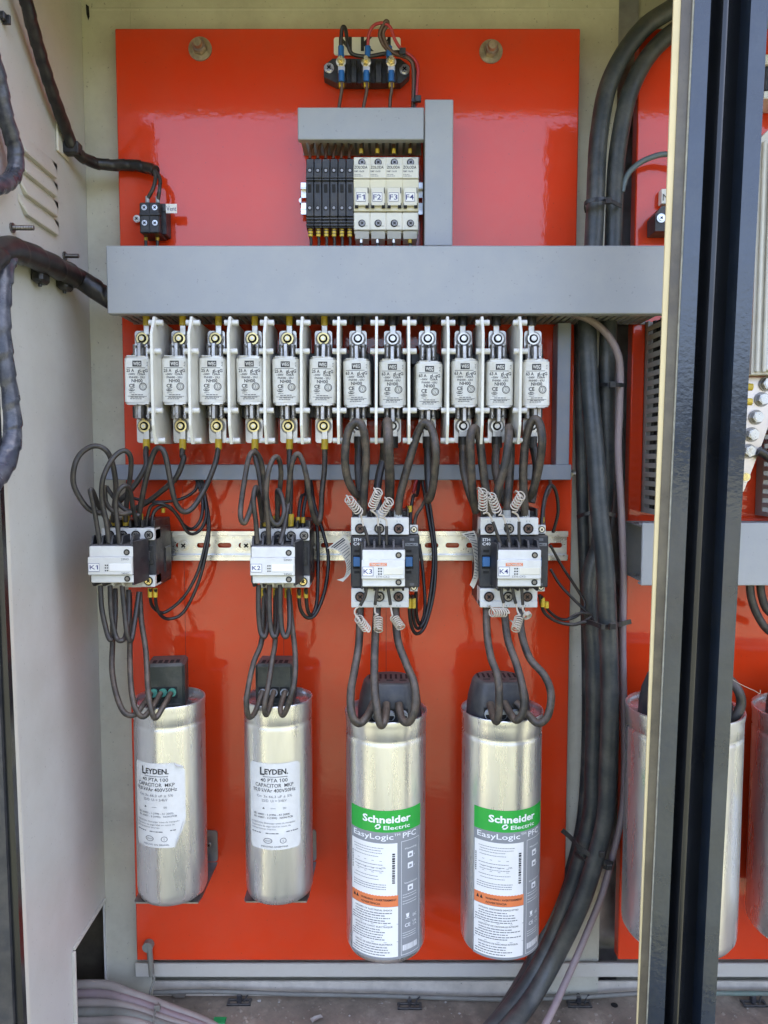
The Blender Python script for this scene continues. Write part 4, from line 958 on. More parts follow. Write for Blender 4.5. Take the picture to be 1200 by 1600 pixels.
# ================================================================== capacitors
def can(label, cx, yrim, ybot, rpx, Yc, group, rimflare=1.0, brand=None):
    """cx, rpx at the rim; yrim/ybot picture rows of the front of the rim and of the bottom"""
    r0 = rpx * S(Yc); Yf = Yc - r0; C = P(cx, yrim, Yc).x; zt = P(cx, yrim, Yf).z; zb = P(cx, ybot, Yf).z
    t = thing('capacitor', label, 'capacitor', (C, Yc, zb), group)
    r = r0 / rimflare; prof = [(r * .55, zb + .0006), (r * .80, zb), (r * .93, zb + .003), (r * .99, zb + .009), (r, zb + .016)]
    zg = zt - .024
    prof += [(r, zg - .006), (r, zg - .002), (r * .975, zg), (r, zg + .002), (r, zt - .010), (r * (1 + rimflare) / 2, zt - .006), (r0, zt - .001), (r0 * .995, zt + .0004), (r0 * .975, zt + .0002), (r0 * .965, zt - .004), (r0 * .94, zt - .010), (r0 * .3, zt - .011)]
    M().lathe(prof, C, Yc, 'aluminium', 72).build('can', t)
    return t, C, Yc, r, zt, zb
def cylU(px, py, C, Yc, r):
    best = 0; e = 1e9
    for i in range(-800, 801):
        a = i / 800 * 1.45; X = C + r * math.sin(a); Y = Yc - r * math.cos(a); q = abs(P(px, py, Y).x - X)
        if q < e: e = q; best = a
    return best * r
def cyl_map(C, Yc, r): return lambda u, v: (C + r * math.sin(u / r), Yc - r * math.cos(u / r), v)
def arcrect(mm, f, u0, v0, u1, v1, m): mm.rect(f, u0, v0, u1, v1, m, 16)
def ley(label, cx, yrim, ybot, rpx, Yc, lx0, lx1, ly0, ly1, hx, turned, peel):
    t, C, Yc, r, zt, zb = can(label, cx, yrim, ybot, rpx, Yc, 'aluminium capacitors of the older make', 1.015)
    # bracket plate
    mm = M(); z = zb - .003
    xw = C + r * .96; yf0 = Yc - r * .55
    mm.prism([(C - r * 1.0, yf0 + .004), (C - r * .93, yf0), (C + r * .86, yf0), (xw - .002, yf0 + .012), (xw, -.004), (C - r * 1.0, -.004)], 'xy', z, z + .0018, 'galvanised')
    mm.prism(rrect(C - r * .3, xw, z + .0019, z + .043, .004), 'xz', -.0030, -.0012, 'galvanised')
    screw(mm, (xw - .011, -.0031, z + .024), .003, 'zinc'); mm.build('mounting_bracket', t)
    # terminal cover
    yf = Yc - r * .42; hx_ = P(hx, 1060, yf).x; mm = M(); hw = .0215; zc0 = zt - .0105; zc1 = P(hx, 1038, yf).z
    ca, sa = math.cos(R(turned)), math.sin(R(turned))
    def rot(v): dx, dy = v.x - hx_, v.y - Yc; return Vector((hx_ + dx * ca - dy * sa, Yc + dx * sa + dy * ca, v.z))
    mm.box(hx_ - hw, hx_ + hw, yf, Yc + .025, zc0, zc1, 'green_black', .003); mm.box(hx_ - hw * .8, hx_ + hw * .8, yf - .0005, Yc, zc0, zc0 + .008, 'green_black', .001)
    for k in range(5): mm.box(hx_ - hw * .7 + k * .0065, hx_ - hw * .7 + k * .0065 + .004, yf + .006, yf + .018, zc1 - .0002, zc1 + .0004, 'dark_hole')
    mm.v = [rot(v) for v in mm.v]; mm.build('terminal_cover', t)
    for k in range(3):
        q = Vector((hx_ + (k - 1) * (.0103 if turned else .0122), yf, P(hx, 1081, yf).z)); q.x += -.0 if not turned else -.0028; mm = M(); mm.box(q.x - .0055, q.x + .0055, yf - .0006, yf + .001, q.z - .0075, q.z + .0055, 'dark_hole'); mm.cyl(q + Vector((0, -.0006, 0)), q + Vector((0, -.0045, -.0003)), .0046, 'teal_seal' if turned else 'green_black', 14); mm.ring(q + Vector((0, -.0045, 0)), .0034, .0047, 'teal_seal' if turned else 'grey_sleeve', .0006); mm.v = [rot(v) for v in mm.v]; mm.build('cable_gland', t)
    # label
    Yf = Yc - r; rr = r + .00035; f = cyl_map(C, Yc, rr); g = cyl_map(C, Yc, rr + .00025); k = S(Yf)
    U = lambda px: cylU(px, 1250, C, Yc, r)
    u0, u1 = U(lx0), U(lx1); v1, v0 = P(cx, ly0, Yf).z, P(cx, ly1, Yf).z; mm = M(); n = 20
    rnd_ = .004; vs = []
    for i in range(n + 1):
        u = u0 + (u1 - u0) * i / n; e = min(u - u0, u1 - u); c_ = rnd_ - math.sqrt(max(0, rnd_ ** 2 - max(0, rnd_ - e) ** 2)) if e < rnd_ else 0
        a, b = v0 + c_, v1 - c_
        if peel and i > n * .8: b -= (u - u0 - (u1 - u0) * .8) * .55; a += (u - u0 - (u1 - u0) * .8) * 2.2
        vs += [f(u, a), f(u, b)]
    mm.add(vs, [(2 * i, 2 * i + 2, 2 * i + 3, 2 * i + 1) for i in range(n)], 'label_silver', True)
    if peel:
        ur = u1; q0 = Vector(f(u1 - (u1 - u0) * .2, v1)); q1 = Vector(f(u1, v1 - (u1 - u0) * .11)); nrm = Vector((math.sin(u1 / r), -math.cos(u1 / r), 0))
        mm.add([q0, q1, q1 + nrm * .002 + Vector((-.006, 0, .0005)), q0 + nrm * .003 + Vector((.003, 0, -.0035))], [(0, 1, 2, 3)], 'label_silver')
        b0 = Vector(f(u1 - (u1 - u0) * .2, v0)); b1 = Vector(f(u1, v0 + (u1 - u0) * .44)); mm.add([b0, b1, b1 + nrm * .003 + Vector((-.004, 0, .001)), b0 + nrm * .004 + Vector((.001, 0, .009))], [(0, 1, 2, 3)], 'label_silver')
    lb = mm.build('label', t); mm = M(); uc = (u0 + u1) / 2 - (.003 if peel else 0); H = v1 - v0; V = lambda s_: v1 - H * s_; wd = (u1 - u0)
    mm.text('L', g, uc - wd * .26, V(.135), H * .085, 'ink', bold=.03); mm.text('EYDEN.', g, uc - wd * .17, V(.125), H * .06, 'ink', width=wd * .43, bold=.03)
    mm.rect(g, uc - wd * .2, V(.158), uc + wd * .25, V(.152), 'ink', 6)
    mm.text('40 PTA 100', g, uc, V(.215), H * .042, 'ink', width=wd * .50, align='c', bold=.004); mm.text('CAPACITOR  MKP', g, uc, V(.275), H * .042, 'ink', width=wd * .72, align='c', bold=.004); mm.text('10,0 kVAr 400V50Hz', g, uc, V(.332), H * .042, 'ink', width=wd * .80, align='c', bold=.004)
    sf = 'ink_soft' if peel else 'ink'
    mm.text('Cn: 3x 66,3 uF ± 5%', g, uc, V(.395), H * .028, 'ink_soft', width=wd * .66, align='c'); mm.text('25/D  Ui = 3/4kV', g, uc, V(.445), H * .030, 'ink_soft', width=wd * .46, align='c')
    mm.text('△    - o -    SN', g, uc, V(.53), H * .026, 'ink_soft', width=wd * .42, align='c') if False else mm.add([g(uc - wd * .22, V(.53)), g(uc - wd * .17, V(.53)), g(uc - wd * .195, V(.505))], [(0, 1, 2)], 'ink_soft')
    mm.text('SN', g, uc + wd * .16, V(.53), H * .022, 'ink_soft'); mm.rect(g, uc - wd * .06, V(.521), uc + wd * .03, V(.517), 'ink_soft')
    mm.text('IEC 60831 - 1 (1996 - A1 2003)', g, u0 + wd * .10, V(.602), H * .020, sf, width=wd * .68, bold=.01); mm.text('IEC 60831 - 2 (1995)   NON PCB', g, u0 + wd * .10, V(.638), H * .020, sf, width=wd * .74, bold=.01)
    mm.text('ATENCION: Descargar antes de manipular.', g, u0 + wd * .04, V(.700), H * .018, 'ink_soft', width=wd * .86); mm.text('Dispositivo de seguridad en casos de', g, u0 + wd * .04, V(.735), H * .018, 'ink_soft', width=wd * .76); mm.text('sobrepresiones internas.', g, u0 + wd * .04, V(.768), H * .018, 'ink_soft', width=wd * .5)
    rn = random.Random(int(cx)); mm.dashes(g, u0 + wd * .04, u0 + wd * .26, V(.815), H * .011, 'ink_soft', rn); mm.dashes(g, u0 + wd * .34, u0 + wd * .6, V(.815), H * .011, 'ink_soft', rn); mm.dashes(g, u0 + wd * .72, u0 + wd * (.82 if peel else .95), V(.80), H * .011, 'ink_soft', rn)
    for uu, w_ in ((uc - wd * .12, .085), (uc + wd * .16, .06)):
        vs = []; nn = 18
        for i in range(nn): a = 2 * math.pi * i / nn; vs += [g(uu + wd * w_ * math.cos(a), V(.895) + H * .032 * math.sin(a)), g(uu + wd * w_ * .82 * math.cos(a), V(.895) + H * .026 * math.sin(a))]
        mm.add(vs, [(2 * i, (2 * i + 2) % (2 * nn), (2 * i + 3) % (2 * nn), 2 * i + 1) for i in range(nn)], 'ink_soft')
    mm.text('IRAM', g, uc - wd * .12, V(.905), H * .018, 'ink_soft', align='c', width=wd * .1); mm.text('S', g, uc + wd * .16, V(.908), H * .024, 'ink_soft', align='c')
    mm.text('HECHO EN BRASIL' if peel else 'INDUSTRIA ARGENTINA', g, uc, V(.972), H * .018, 'ink_soft', width=wd * .5, align='c', bold=.01)
    mm.build('lettering', lb)
    return t
ley('older aluminium capacitor with a peeling paper label below K1', 265, 1107, 1423, 56, -.07, 215, 290, 1193, 1325, 255, 8, True)
ley('older aluminium capacitor with an intact paper label below K2', 434.5, 1105, 1421, 54.5, -.07, 392, 469, 1193, 1328, 428, 0, False)

def dome(par, C, Yc, r, zt, hx):
    """tapered black cover with a flat front"""
    mm = M(); n = 40; lv = [(1.0, zt - .0105), (.99, zt + .004), (.94, zt + .018), (.82, zt + .0345), (.77, zt + .0370), (.70, zt + .0375)]; vs = []
    R0 = r * .80
    for s_, z in lv:
        for i in range(n):
            a = 2 * math.pi * i / n; x = math.sin(a) * R0 * s_; y = -math.cos(a) * R0 * s_; y = max(y, -R0 * .80 * s_); vs.append((hx + x, Yc + y - .002, z))
    fs = [(k * n + i, k * n + (i + 1) % n, (k + 1) * n + (i + 1) % n, (k + 1) * n + i) for k in range(len(lv) - 1) for i in range(n)]
    mm.add(vs, fs, 'cap_plastic', True); mm.add(vs[-n:], [tuple(range(n))], 'cap_plastic')
    for k in (-1, 0, 1):
        mm.box(hx + k * .015 - .004, hx + k * .015 + .004, Yc - R0 * .35, Yc - R0 * .28, zt + .0374, zt + .0378, 'dark_hole')
    for k in range(9): mm.box(hx - .024 + k * .006, hx - .0215 + k * .006, Yc - .005, Yc + .012, zt + .0374, zt + .0378, 'dark_hole')
    c = mm.build('terminal_cover', par)
    yf = Yc - R0 * .80 - .002
    for k in (-1, 0, 1):
        zc = zt + .0; q = Vector((hx + k * .0145, yf + .0012, zt + .004)); mm = M(); mm.box(q.x - .006, q.x + .006, yf - .0003, yf + .002, q.z - .0065, q.z + .0065, 'dark_hole'); mm.cyl(q + Vector((0, 0, 0)), q + Vector((0, -.005, -.001)), .0055, 'grey_sleeve', 16); mm.cyl(q + Vector((0, -.005, -.001)), q + Vector((0, -.0052, -.001)), .0044, 'dark_hole', 14); mm.build('cable_gland', par)
def sch(label, cx, yrim, ybot, rpx, Yc, lx0, lx1, hx, lines):
    t, C, Yc, r, zt, zb = can(label, cx, yrim, ybot, rpx, Yc, 'aluminium capacitors with green and grey labels', 1.03)
    dome(t, C, Yc, r, zt, P(hx, 1090, Yc).x)
    M().box(C - r * .7, C + r * .7, Yc - r * .3, -.001, zb - .0015, zb - .0003, 'galvanised').build('mounting_bracket', t)
    Yf = Yc - r; U = lambda px: cylU(px, 1380, C, Yc, r)
    f = cyl_map(C, Yc, r + .0003); g = cyl_map(C, Yc, r + .0005); h_ = cyl_map(C, Yc, r + .0007); u0, u1 = U(lx0), U(lx1); wd = u1 - u0
    Z = lambda py: P(cx, py, Yf).z; mm = M()
    arcrect(mm, f, u0, Z(1301), u1, Z(1267), 'brand_green'); arcrect(mm, f, u0, Z(1500), u1, Z(1301), 'label_grey')
    arcrect(mm, g, u0 + wd * .012, Z(1400), u0 + wd * .64, Z(1318), 'paper'); arcrect(mm, g, u0 + wd * .012, Z(1417), u0 + wd * .65, Z(1399.5), 'ink_orange'); arcrect(mm, g, u0 + wd * .012, Z(1496), u0 + wd * .65, Z(1417.5), 'paper')
    lb = mm.build('label', t); mm = M(); k = S(Yf)
    mm.text('Schneider', g, u0 + wd * .20, Z(1286), 11.5 * k, 'ink_white', width=wd * .62, bold=.03); mm.text('Electric', g, u0 + wd * .47, Z(1296.5), 6.6 * k, 'ink_white', width=wd * .34, bold=.012)
    uu = u0 + wd * .40; vs = []; nn = 16
    for i in range(nn): a = 2 * math.pi * i / nn; vs += [g(uu + 5 * k * math.cos(a) + 1.3 * k * math.sin(a), Z(1292) + 4.5 * k * math.sin(a)), g(uu + 2.4 * k * math.cos(a) + .6 * k * math.sin(a), Z(1292) + 2.2 * k * math.sin(a))]
    mm.add(vs, [(2 * i, (2 * i + 2) % (2 * nn), (2 * i + 3) % (2 * nn), 2 * i + 1) for i in range(nn) if i not in (1, 9)], 'ink_white')
    mm.text('EasyLogic', g, u0 + wd * .05, Z(1312), 9 * k, 'ink_white', width=wd * .54, bold=.008); mm.text('TM', g, u0 + wd * .60, Z(1307), 4 * k, 'ink_white', width=wd * .075); mm.text('PFC', g, u0 + wd * .71, Z(1312), 9 * k, 'ink_white', width=wd * .20, bold=.008)
    rn = random.Random(int(cx))
    a0 = u0 + wd * .05
    for py in (1326, 1330, 1334, 1339, 1352, 1357, 1361.5, 1370, 1375): mm.dashes(h_, a0 + wd * rn.uniform(0, .05), a0 + wd * rn.uniform(.35, .47), Z(py), .0006, 'ink_soft', rn)
    for q in range(4):
        for p_ in range(4): mm.rect(h_, a0 + wd * (.07 + .1 * q), Z(1346 + 6 * p_), a0 + wd * (.10 + .1 * q), Z(1345.4 + 6 * p_), 'ink_soft')
    for py in (1383, 1386.5, 1390): mm.dashes(h_, a0, a0 + wd * .45, Z(py), .0007, 'ink_soft', rn)
    py = 1334
    while py < 1382: hh_ = rn.uniform(.8, 3); mm.rect(h_, u0 + wd * .575, Z(py + hh_), u0 + wd * .610, Z(py), 'ink'); py += hh_ + rn.uniform(.7, 1.6)
    py = 1338
    while py < 1366: hh_ = rn.uniform(.8, 2.5); mm.rect(h_, u0 + wd * .025, Z(py + hh_), u0 + wd * .040, Z(py), 'ink'); py += hh_ + rn.uniform(.7, 1.6)
    mm.text('CSA', h_, u0 + wd * .47, Z(1357), 2.5 * k, 'ink', width=wd * .05, align='c')
    for q in (.045, .095): mm.add([h_(u0 + wd * q, Z(1409)), h_(u0 + wd * (q + .04), Z(1409)), h_(u0 + wd * (q + .02), Z(1403))], [(0, 1, 2)], 'ink')
    mm.text('WARNING / AVERTISSEMENT', h_, u0 + wd * .17, Z(1408), 3.3 * k, 'ink', width=wd * .46, bold=.015); mm.text('ADVERTENCIA', h_, u0 + wd * .17, Z(1414), 3.3 * k, 'ink', width=wd * .26, bold=.015)
    a0 = u0 + wd * .08
    for j, (py, s_) in enumerate(((1423.5, lines[0]), (1449.5, lines[1]), (1477, lines[2]))):
        mm.text(s_, h_, a0, Z(py), 2.6 * k, 'ink', width=wd * .50, bold=.01)
        for dy in (4.2, 8, 12, 16, 19.5):
            if j == 2 and dy > 17: continue
            mm.dashes(h_, u0 + wd * .03 if dy > 9 else a0, u0 + wd * rn.uniform(.42, .62), Z(py + dy), .0010, 'ink_soft', rn)
        if j: mm.rect(h_, u0 + wd * .012, Z(py - 4.2), u0 + wd * .65, Z(py - 4.7), 'ink_soft', 4)
    # grey side column
    b0, b1 = u0 + wd * .69, u0 + wd * .97
    for (x0_, y0_, x1_, y1_) in ((b0, 1317.6, b1, 1317), (b0, 1495.6, b1, 1495), (b0, 1495, b0 + .0004, 1317), (b1 - .0004, 1495, b1, 1317)): mm.rect(g, x0_, Z(y0_), x1_, Z(y1_), 'ink_white', 4)
    bc = (b0 + b1) / 2
    mm.text('Mounting', g, bc, Z(1331), 3 * k, 'ink_white', width=wd * .18, align='c'); mm.text('Ventilation', g, bc, Z(1385), 3 * k, 'ink_white', width=wd * .20, align='c')
    for py in (1345, 1362, 1397): mm.rect(g, bc - wd * .05, Z(py), bc + wd * .03, Z(py - 9), 'ink_white'); mm.rect(h_, bc - wd * .03, Z(py - 2), bc + wd * .01, Z(py - 6), 'label_grey')
    for py in (1346, 1363): mm.text('o', g, bc + wd * .045, Z(py - 3), 3 * k, 'ink_white')
    for py in (1402, 1406, 1412, 1416): mm.dashes(g, b0 + wd * .02, b1 - wd * .05, Z(py), .0005, 'ink_white', rn)
    mm.text('CE', g, b0 + wd * .05, Z(1453), 6 * k, 'ink_white', width=wd * .08, bold=.01); mm.text('UK', g, b0 + wd * .17, Z(1449), 3.4 * k, 'ink_white', width=wd * .06); mm.text('CA', g, b0 + wd * .17, Z(1454), 3.4 * k, 'ink_white', width=wd * .06)
    mm.text('EAC', g, b0 + wd * .17, Z(1440), 5 * k, 'ink_white', width=wd * .06); mm.rect(g, b0 + wd * .06, Z(1440), b0 + wd * .12, Z(1439), 'ink_white'); mm.add([g(b0 + wd * .065, Z(1432)), g(b0 + wd * .115, Z(1432)), g(b0 + wd * .105, Z(1438)), g(b0 + wd * .075, Z(1438))], [(0, 1, 2, 3)], 'ink_white')
    for py in (1462, 1465.5, 1469): mm.dashes(g, b0 + wd * .02, b1 - wd * .06, Z(py), .0005, 'ink_white', rn)
    x_ = b0 + wd * .02
    while x_ < b1 - wd * .03: q = rn.uniform(.0004, .0011); mm.rect(g, x_, Z(1489), x_ + q, Z(1480), 'ink_white'); x_ += q + rn.uniform(.0003, .0007)
    mm.build('lettering', lb)
    return t
sch('silver capacitor with green and grey label below K3', 603, 1130, 1514, 65.5, -.075, 550, 656, 609, ('HAZARD OF ELECTRICAL SHOCK', 'RISQUE DE CHOC ELECTRIQUE', 'RIESGO DE DESCARGA ELECTRICA'))
sch('silver capacitor with green and grey label below K4', 784, 1128, 1508, 65, -.075, 740, 842, 778, ('INTEGRAL DISCHARGE DEVICE FITTED', 'DISPOSITIF DE DECHARGE INTEGRE', 'DISPOSITIVO DE DESCARGA INTEGRAL'))
t5, C5, Y5, r5, z5, b5 = can('wide silver capacitor half hidden behind the dark post', 1068, 1134, 1512, 90, -.09, 'capacitors of the right bay', 1.02)
t6, C6, Y6, r6, z6, b6 = can('silver capacitor cut by the right edge of the photo', 1272, 1140, 1510, 92, -.08, 'capacitors of the right bay', 1.02)
dome(t5, C5, Y5, r5, z5, C5); dome(t6, C6, Y6, r6, z6, C6)
u_ = cyl_map(C6, Y6, r6 + .0004); M().rect(u_, -.075, b6 + .03, -.03, b6 + .16, 'paper', 8).build('label', t6)

# ================================================================== wires of K1 and K2
def crimp(xs, m='yellow_crimp', w=5.4):
    def f(mm, q, r):
        for (x, y0, y1, Y) in xs: lug(mm, x, y0, y1, Y, m, w)
    return f
def flug(i, m='yellow_crimp'):           # lug at the lower bolt of fuse base i
    xb = PX + XF[i] / (-.061 - CAMY) * F
    def f(mm, q, r):
        lug(mm, xb + 1, 686, 702, -.061, m, 5.4); mm.pbox(xb - 3.5, 672, xb + 5.5, 688, -.0625, -.0605, 'silver_plate', .0004)
    return xb + 1, f
def join(*fs): return list(fs)
g = 'power wires between the fuses and the smaller contactors'
x, fl_ = flug(0); wire('wire from the leftmost fuse base down to contactor K1', [(x, 696), (x - 1, 710), (228, 728), (214, 753), (200, 770), (186, 784), (178, 800), (177, 822)], [-.061, -.075, -.08, -.07], 4.3, 'cable_grey', group=g, extra=join(fl_, crimp([(177, 806, 821, -.072)])))
x, fl_ = flug(1); wire('wire from the second fuse base curving left down to contactor K1', [(x, 696), (x - 1, 712), (287, 717), (276, 745), (259, 762), (231, 784), (206, 798), (198, 810), (197, 824)], [-.061, -.07, -.06, -.072], 4.3, 'cable_grey', group=g, extra=join(fl_, crimp([(197, 806, 821, -.072)])))
x, fl_ = flug(2); wire('long wire from the third fuse base rising in a tall loop before contactor K1', [(x, 696), (x - 2, 710), (335, 728), (321, 762), (304, 790), (290, 800), (278, 792), (270, 770), (259, 714), (250, 700), (240, 708), (229, 745), (222, 778), (218, 801), (218, 824)], [-.061, -.07, -.085, -.10, -.09, -.073], 4.3, 'cable_grey', group=g, extra=join(fl_, crimp([(218, 803, 821, -.073)])))
g2 = 'looped bridging wires of contactor K1'
wire('widest loop above K1, reaching out over the left wall', [(158, 802), (140, 796), (126, 780), (115, 756), (116, 730), (126, 709), (146, 697), (165, 703), (176, 725), (181, 760), (179, 790), (176, 815)], [-.11, -.125, -.11, -.08], 4.2, 'cable_grey', group=g2)
wire('tall loop from the K1 front block leaning right', [(170, 848), (166, 815), (159, 780), (160, 752), (168, 730), (180, 712), (194, 704), (204, 714), (204, 740), (199, 773), (196, 815)], [-.115, -.125, -.11, -.08], 4.0, 'cable_grey', group=g2)
wire('short pointed loop at the left of the K1 front block', [(156, 850), (151, 818), (146, 790), (141, 767), (145, 768), (153, 788), (163, 806), (172, 822)], [-.115, -.125, -.09], 3.8, 'cable_grey', group=g2)
wire('narrow loop rising from the right of the K1 front block', [(187, 850), (183, 815), (181, 784), (187, 765), (197, 759), (204, 770), (208, 795), (214, 820)], [-.115, -.12, -.08], 3.8, 'cable_grey', group=g2)
wire('sagging wire crossing just above the K1 terminals', [(163, 758), (166, 785), (178, 800), (192, 803), (206, 800)], [-.11, -.10], 3.8, 'cable_dusty', group=g2)
wire('wire on the right of the K1 loops going down into the terminal cover', [(166, 760), (176, 775), (190, 792), (203, 800), (218, 806)], [-.09, -.085], 3.4, 'cable_grey', group=g2)
g3 = 'looped wires under contactor K1'
wire('left loop under the K1 front block', [(157, 915), (159, 950), (167, 988), (173, 1000), (178, 990), (180, 958), (180, 920)], [-.11, -.115, -.085], 4, 'cable_grey', group=g3)
wire('middle loop under the K1 front block', [(172, 915), (174, 958), (181, 994), (190, 1001), (197, 990), (201, 958), (201, 922)], [-.11, -.115, -.085], 4, 'cable_grey', group=g3)
wire('right loop under the K1 front block', [(191, 915), (195, 958), (199, 992), (205, 1000), (211, 968), (217, 925)], [-.11, -.115, -.085], 4, 'cable_grey', group=g3)
g4 = 'supply wires of the older capacitors'
wire('outermost wire hanging from K1 to the left capacitor terminal', [(177, 922), (176, 1000), (175, 1046), (182, 1086), (194, 1113), (210, 1117), (224, 1101), (236, 1083)], [-.08, -.09, -.115, -.125, -.12, -.092], 4.4, 'cable_dusty', group=g4)
wire('middle wire hanging from K1 to the capacitor with peeling label', [(202, 925), (203, 998), (203, 1032), (205, 1074), (211, 1106), (224, 1120), (240, 1102), (251, 1083)], [-.08, -.09, -.115, -.126, -.12, -.092], 4.4, 'cable_dusty', group=g4)
wire('innermost wire hanging from K1 to the right terminal of the capacitor', [(218, 925), (221, 970), (228, 1018), (231, 1074), (236, 1108), (243, 1122), (255, 1104), (267, 1083)], [-.08, -.09, -.115, -.126, -.12, -.092], 4.4, 'cable_dusty', group=g4)
g5 = 'thin control wires of contactor K1'
wire('control wire from the lower K1 terminal, inner curve', [(235, 920), (236, 942), (245, 954), (259, 956), (287, 933), (309, 894), (321, 849), (325, 821), (318, 778), (307, 742)], [-.075, -.05, -.035, -.02], 2.6, 'wire_black', group=g5, extra=crimp([(234.5, 919, 933, -.073)], w=3.6))
wire('control wire from the lower K1 terminal, outer curve', [(243, 920), (244, 945), (252, 962), (266, 967), (287, 956), (309, 913), (323, 860), (327, 821), (323, 787), (314, 742)], [-.075, -.05, -.035, -.02], 2.6, 'wire_black', group=g5, extra=crimp([(242.5, 919, 933, -.073)], w=3.6))
wire('control wire arching out of the top of K1 and back under the rail', [(229, 822), (231, 805), (237, 790), (253, 787), (273, 800), (287, 820), (301, 826), (314, 810), (316, 778), (304, 742)], [-.07, -.07, -.04, -.02], 2.6, 'wire_black', group=g5)
wire('second control wire arching over the top of K1', [(238, 822), (239, 804), (248, 793), (264, 791), (280, 810), (295, 833), (312, 829), (322, 807), (320, 775), (311, 742)], [-.07, -.065, -.04, -.02], 2.6, 'wire_black', group=g5)
wire('thin dark wire running behind the K1 loops', [(205, 778), (232, 783), (259, 784), (287, 778), (306, 764), (308, 745)], [-.05, -.02], 2.4, 'wire_black', group=g5, extra=crimp([(255, 794, 801, -.055)], w=3))
g = 'power wires between the fuses and the smaller contactors'
x, fl_ = flug(3); wire('wire from the fourth fuse base behind the left loop of K2', [(x, 696), (x + 1, 715), (405, 740), (409, 768), (413, 800), (413, 824)], [-.061, -.07, -.072], 4.2, 'cable_grey', group=g, extra=join(fl_, crimp([(413, 806, 822, -.073)])))
x, fl_ = flug(4); wire('wire from the fifth fuse base straight down to K2', [(x, 696), (x, 725), (454, 760), (453, 800), (453, 824)], [-.061, -.07, -.073], 4.2, 'cable_grey', group=g, extra=join(fl_, crimp([(454, 803, 822, -.073)])))
x, fl_ = flug(5); wire('wire from the sixth fuse base dropping and looping back up over K2', [(x, 696), (x, 730), (503, 770), (501, 806), (495, 817), (487, 795), (479, 745), (470, 714), (462, 711), (455, 730), (450, 775), (447, 805), (446, 830)], [-.061, -.07, -.10, -.10, -.08], 4.2, 'cable_dusty', group=g, extra=fl_)
g2 = 'looped bridging wires of contactor K2'
wire('large leftmost loop of K2 bulging past its left side', [(414, 815), (413, 765), (408, 722), (398, 706), (389, 715), (383, 745), (377, 785), (376, 808), (382, 817), (391, 797), (398, 770), (402, 762)], [-.08, -.11, -.125, -.11], 4.2, 'cable_dusty', group=g2)
wire('narrow loop from the left of the K2 front block', [(402, 850), (400, 818), (396, 780), (400, 761), (405, 777), (410, 815)], [-.115, -.12, -.08], 3.8, 'cable_grey', group=g2)
wire('tall middle loop above the K2 front block', [(420, 850), (419, 815), (416, 774), (419, 739), (427, 717), (435, 716), (439, 738), (436, 777), (432, 820)], [-.115, -.125, -.11, -.08], 4., 'cable_dusty', group=g2, extra=crimp([(432, 806, 822, -.073)]))
wire('slack loop hanging before the K2 crimps', [(416, 770), (420, 800), (428, 818), (437, 818), (444, 800), (440, 775), (434, 766), (433, 780), (434, 812)], [-.12, -.115, -.085], 3.8, 'cable_grey', group=g2)
wire('wire from the right of the K2 front block up behind the loops', [(438, 850), (445, 818), (449, 796), (454, 775)], [-.115, -.10, -.085], 3.8, 'cable_grey', group=g2)
g3 = 'looped wires under contactor K2'
for k_, wd in enumerate(('left', 'middle', 'right')):
    d = k_ * 17
    wire('%s loop under the K2 front block' % wd, [(404 + d, 914), (404 + d, 955), (407 + d, 986), (413 + d, 995), (418 + d, 980), (419 + d * .98, 950), (413 + d * 1.1, 920)], [-.11, -.115, -.085], 4, 'cable_grey', group=g3, extra=crimp([(413 + 18.5 * k_, 919, 934, -.084)]))
wire('left wire hanging from K2 to the capacitor with intact label', [(413, 930), (409, 1000), (397, 1033), (389, 1068), (385, 1098), (389, 1120), (399, 1112), (410, 1080)], [-.085, -.10, -.118, -.126, -.118, -.092], 4.3, 'cable_dusty', group=g4)
wire('middle wire hanging from K2 to the capacitor with intact label', [(431, 930), (430, 1000), (425, 1033), (419, 1074), (413, 1103), (416, 1117), (422, 1103), (428, 1080)], [-.085, -.10, -.118, -.126, -.118, -.092], 4.3, 'cable_dusty', group=g4)
wire('right wire hanging from K2 to the capacitor with intact label', [(452, 930), (456, 975), (461, 1018), (461, 1056), (455, 1088), (443, 1117), (438, 1106), (446, 1080)], [-.085, -.10, -.118, -.126, -.118, -.092], 4.3, 'cable_dusty', group=g4)
g5 = 'thin control wires of contactor K2'
wire('outer control wire swinging right below K2', [(467, 920), (469, 950), (480, 965), (494, 958), (508, 920), (513, 871), (505, 833), (496, 805), (486, 770), (478, 742)], [-.075, -.06, -.04, -.02], 2.9, 'wire_black', group=g5, extra=crimp([(467, 920, 934, -.073)], w=3.6))
wire('inner control wire rising straight beside K2', [(478, 920), (480, 950), (487, 962), (495, 940), (497, 886), (496, 835), (491, 790), (484, 742)], [-.075, -.06, -.04, -.02], 2.9, 'wire_black', group=g5, extra=crimp([(478, 920, 934, -.073)], w=3.6))
wire('control wire from the top of K2, left one', [(466, 826), (467, 800), (471, 776), (478, 770), (478, 742)], [-.07, -.05, -.02], 2.8, 'wire_black', group=g5, extra=crimp([(465.5, 808, 817, -.068)], w=3.4))
wire('control wire from the top of K2, right one', [(473, 826), (474, 800), (478, 778), (484, 765), (486, 742)], [-.07, -.05, -.02], 2.8, 'wire_black', group=g5, extra=crimp([(473.5, 808, 817, -.068)], w=3.4))

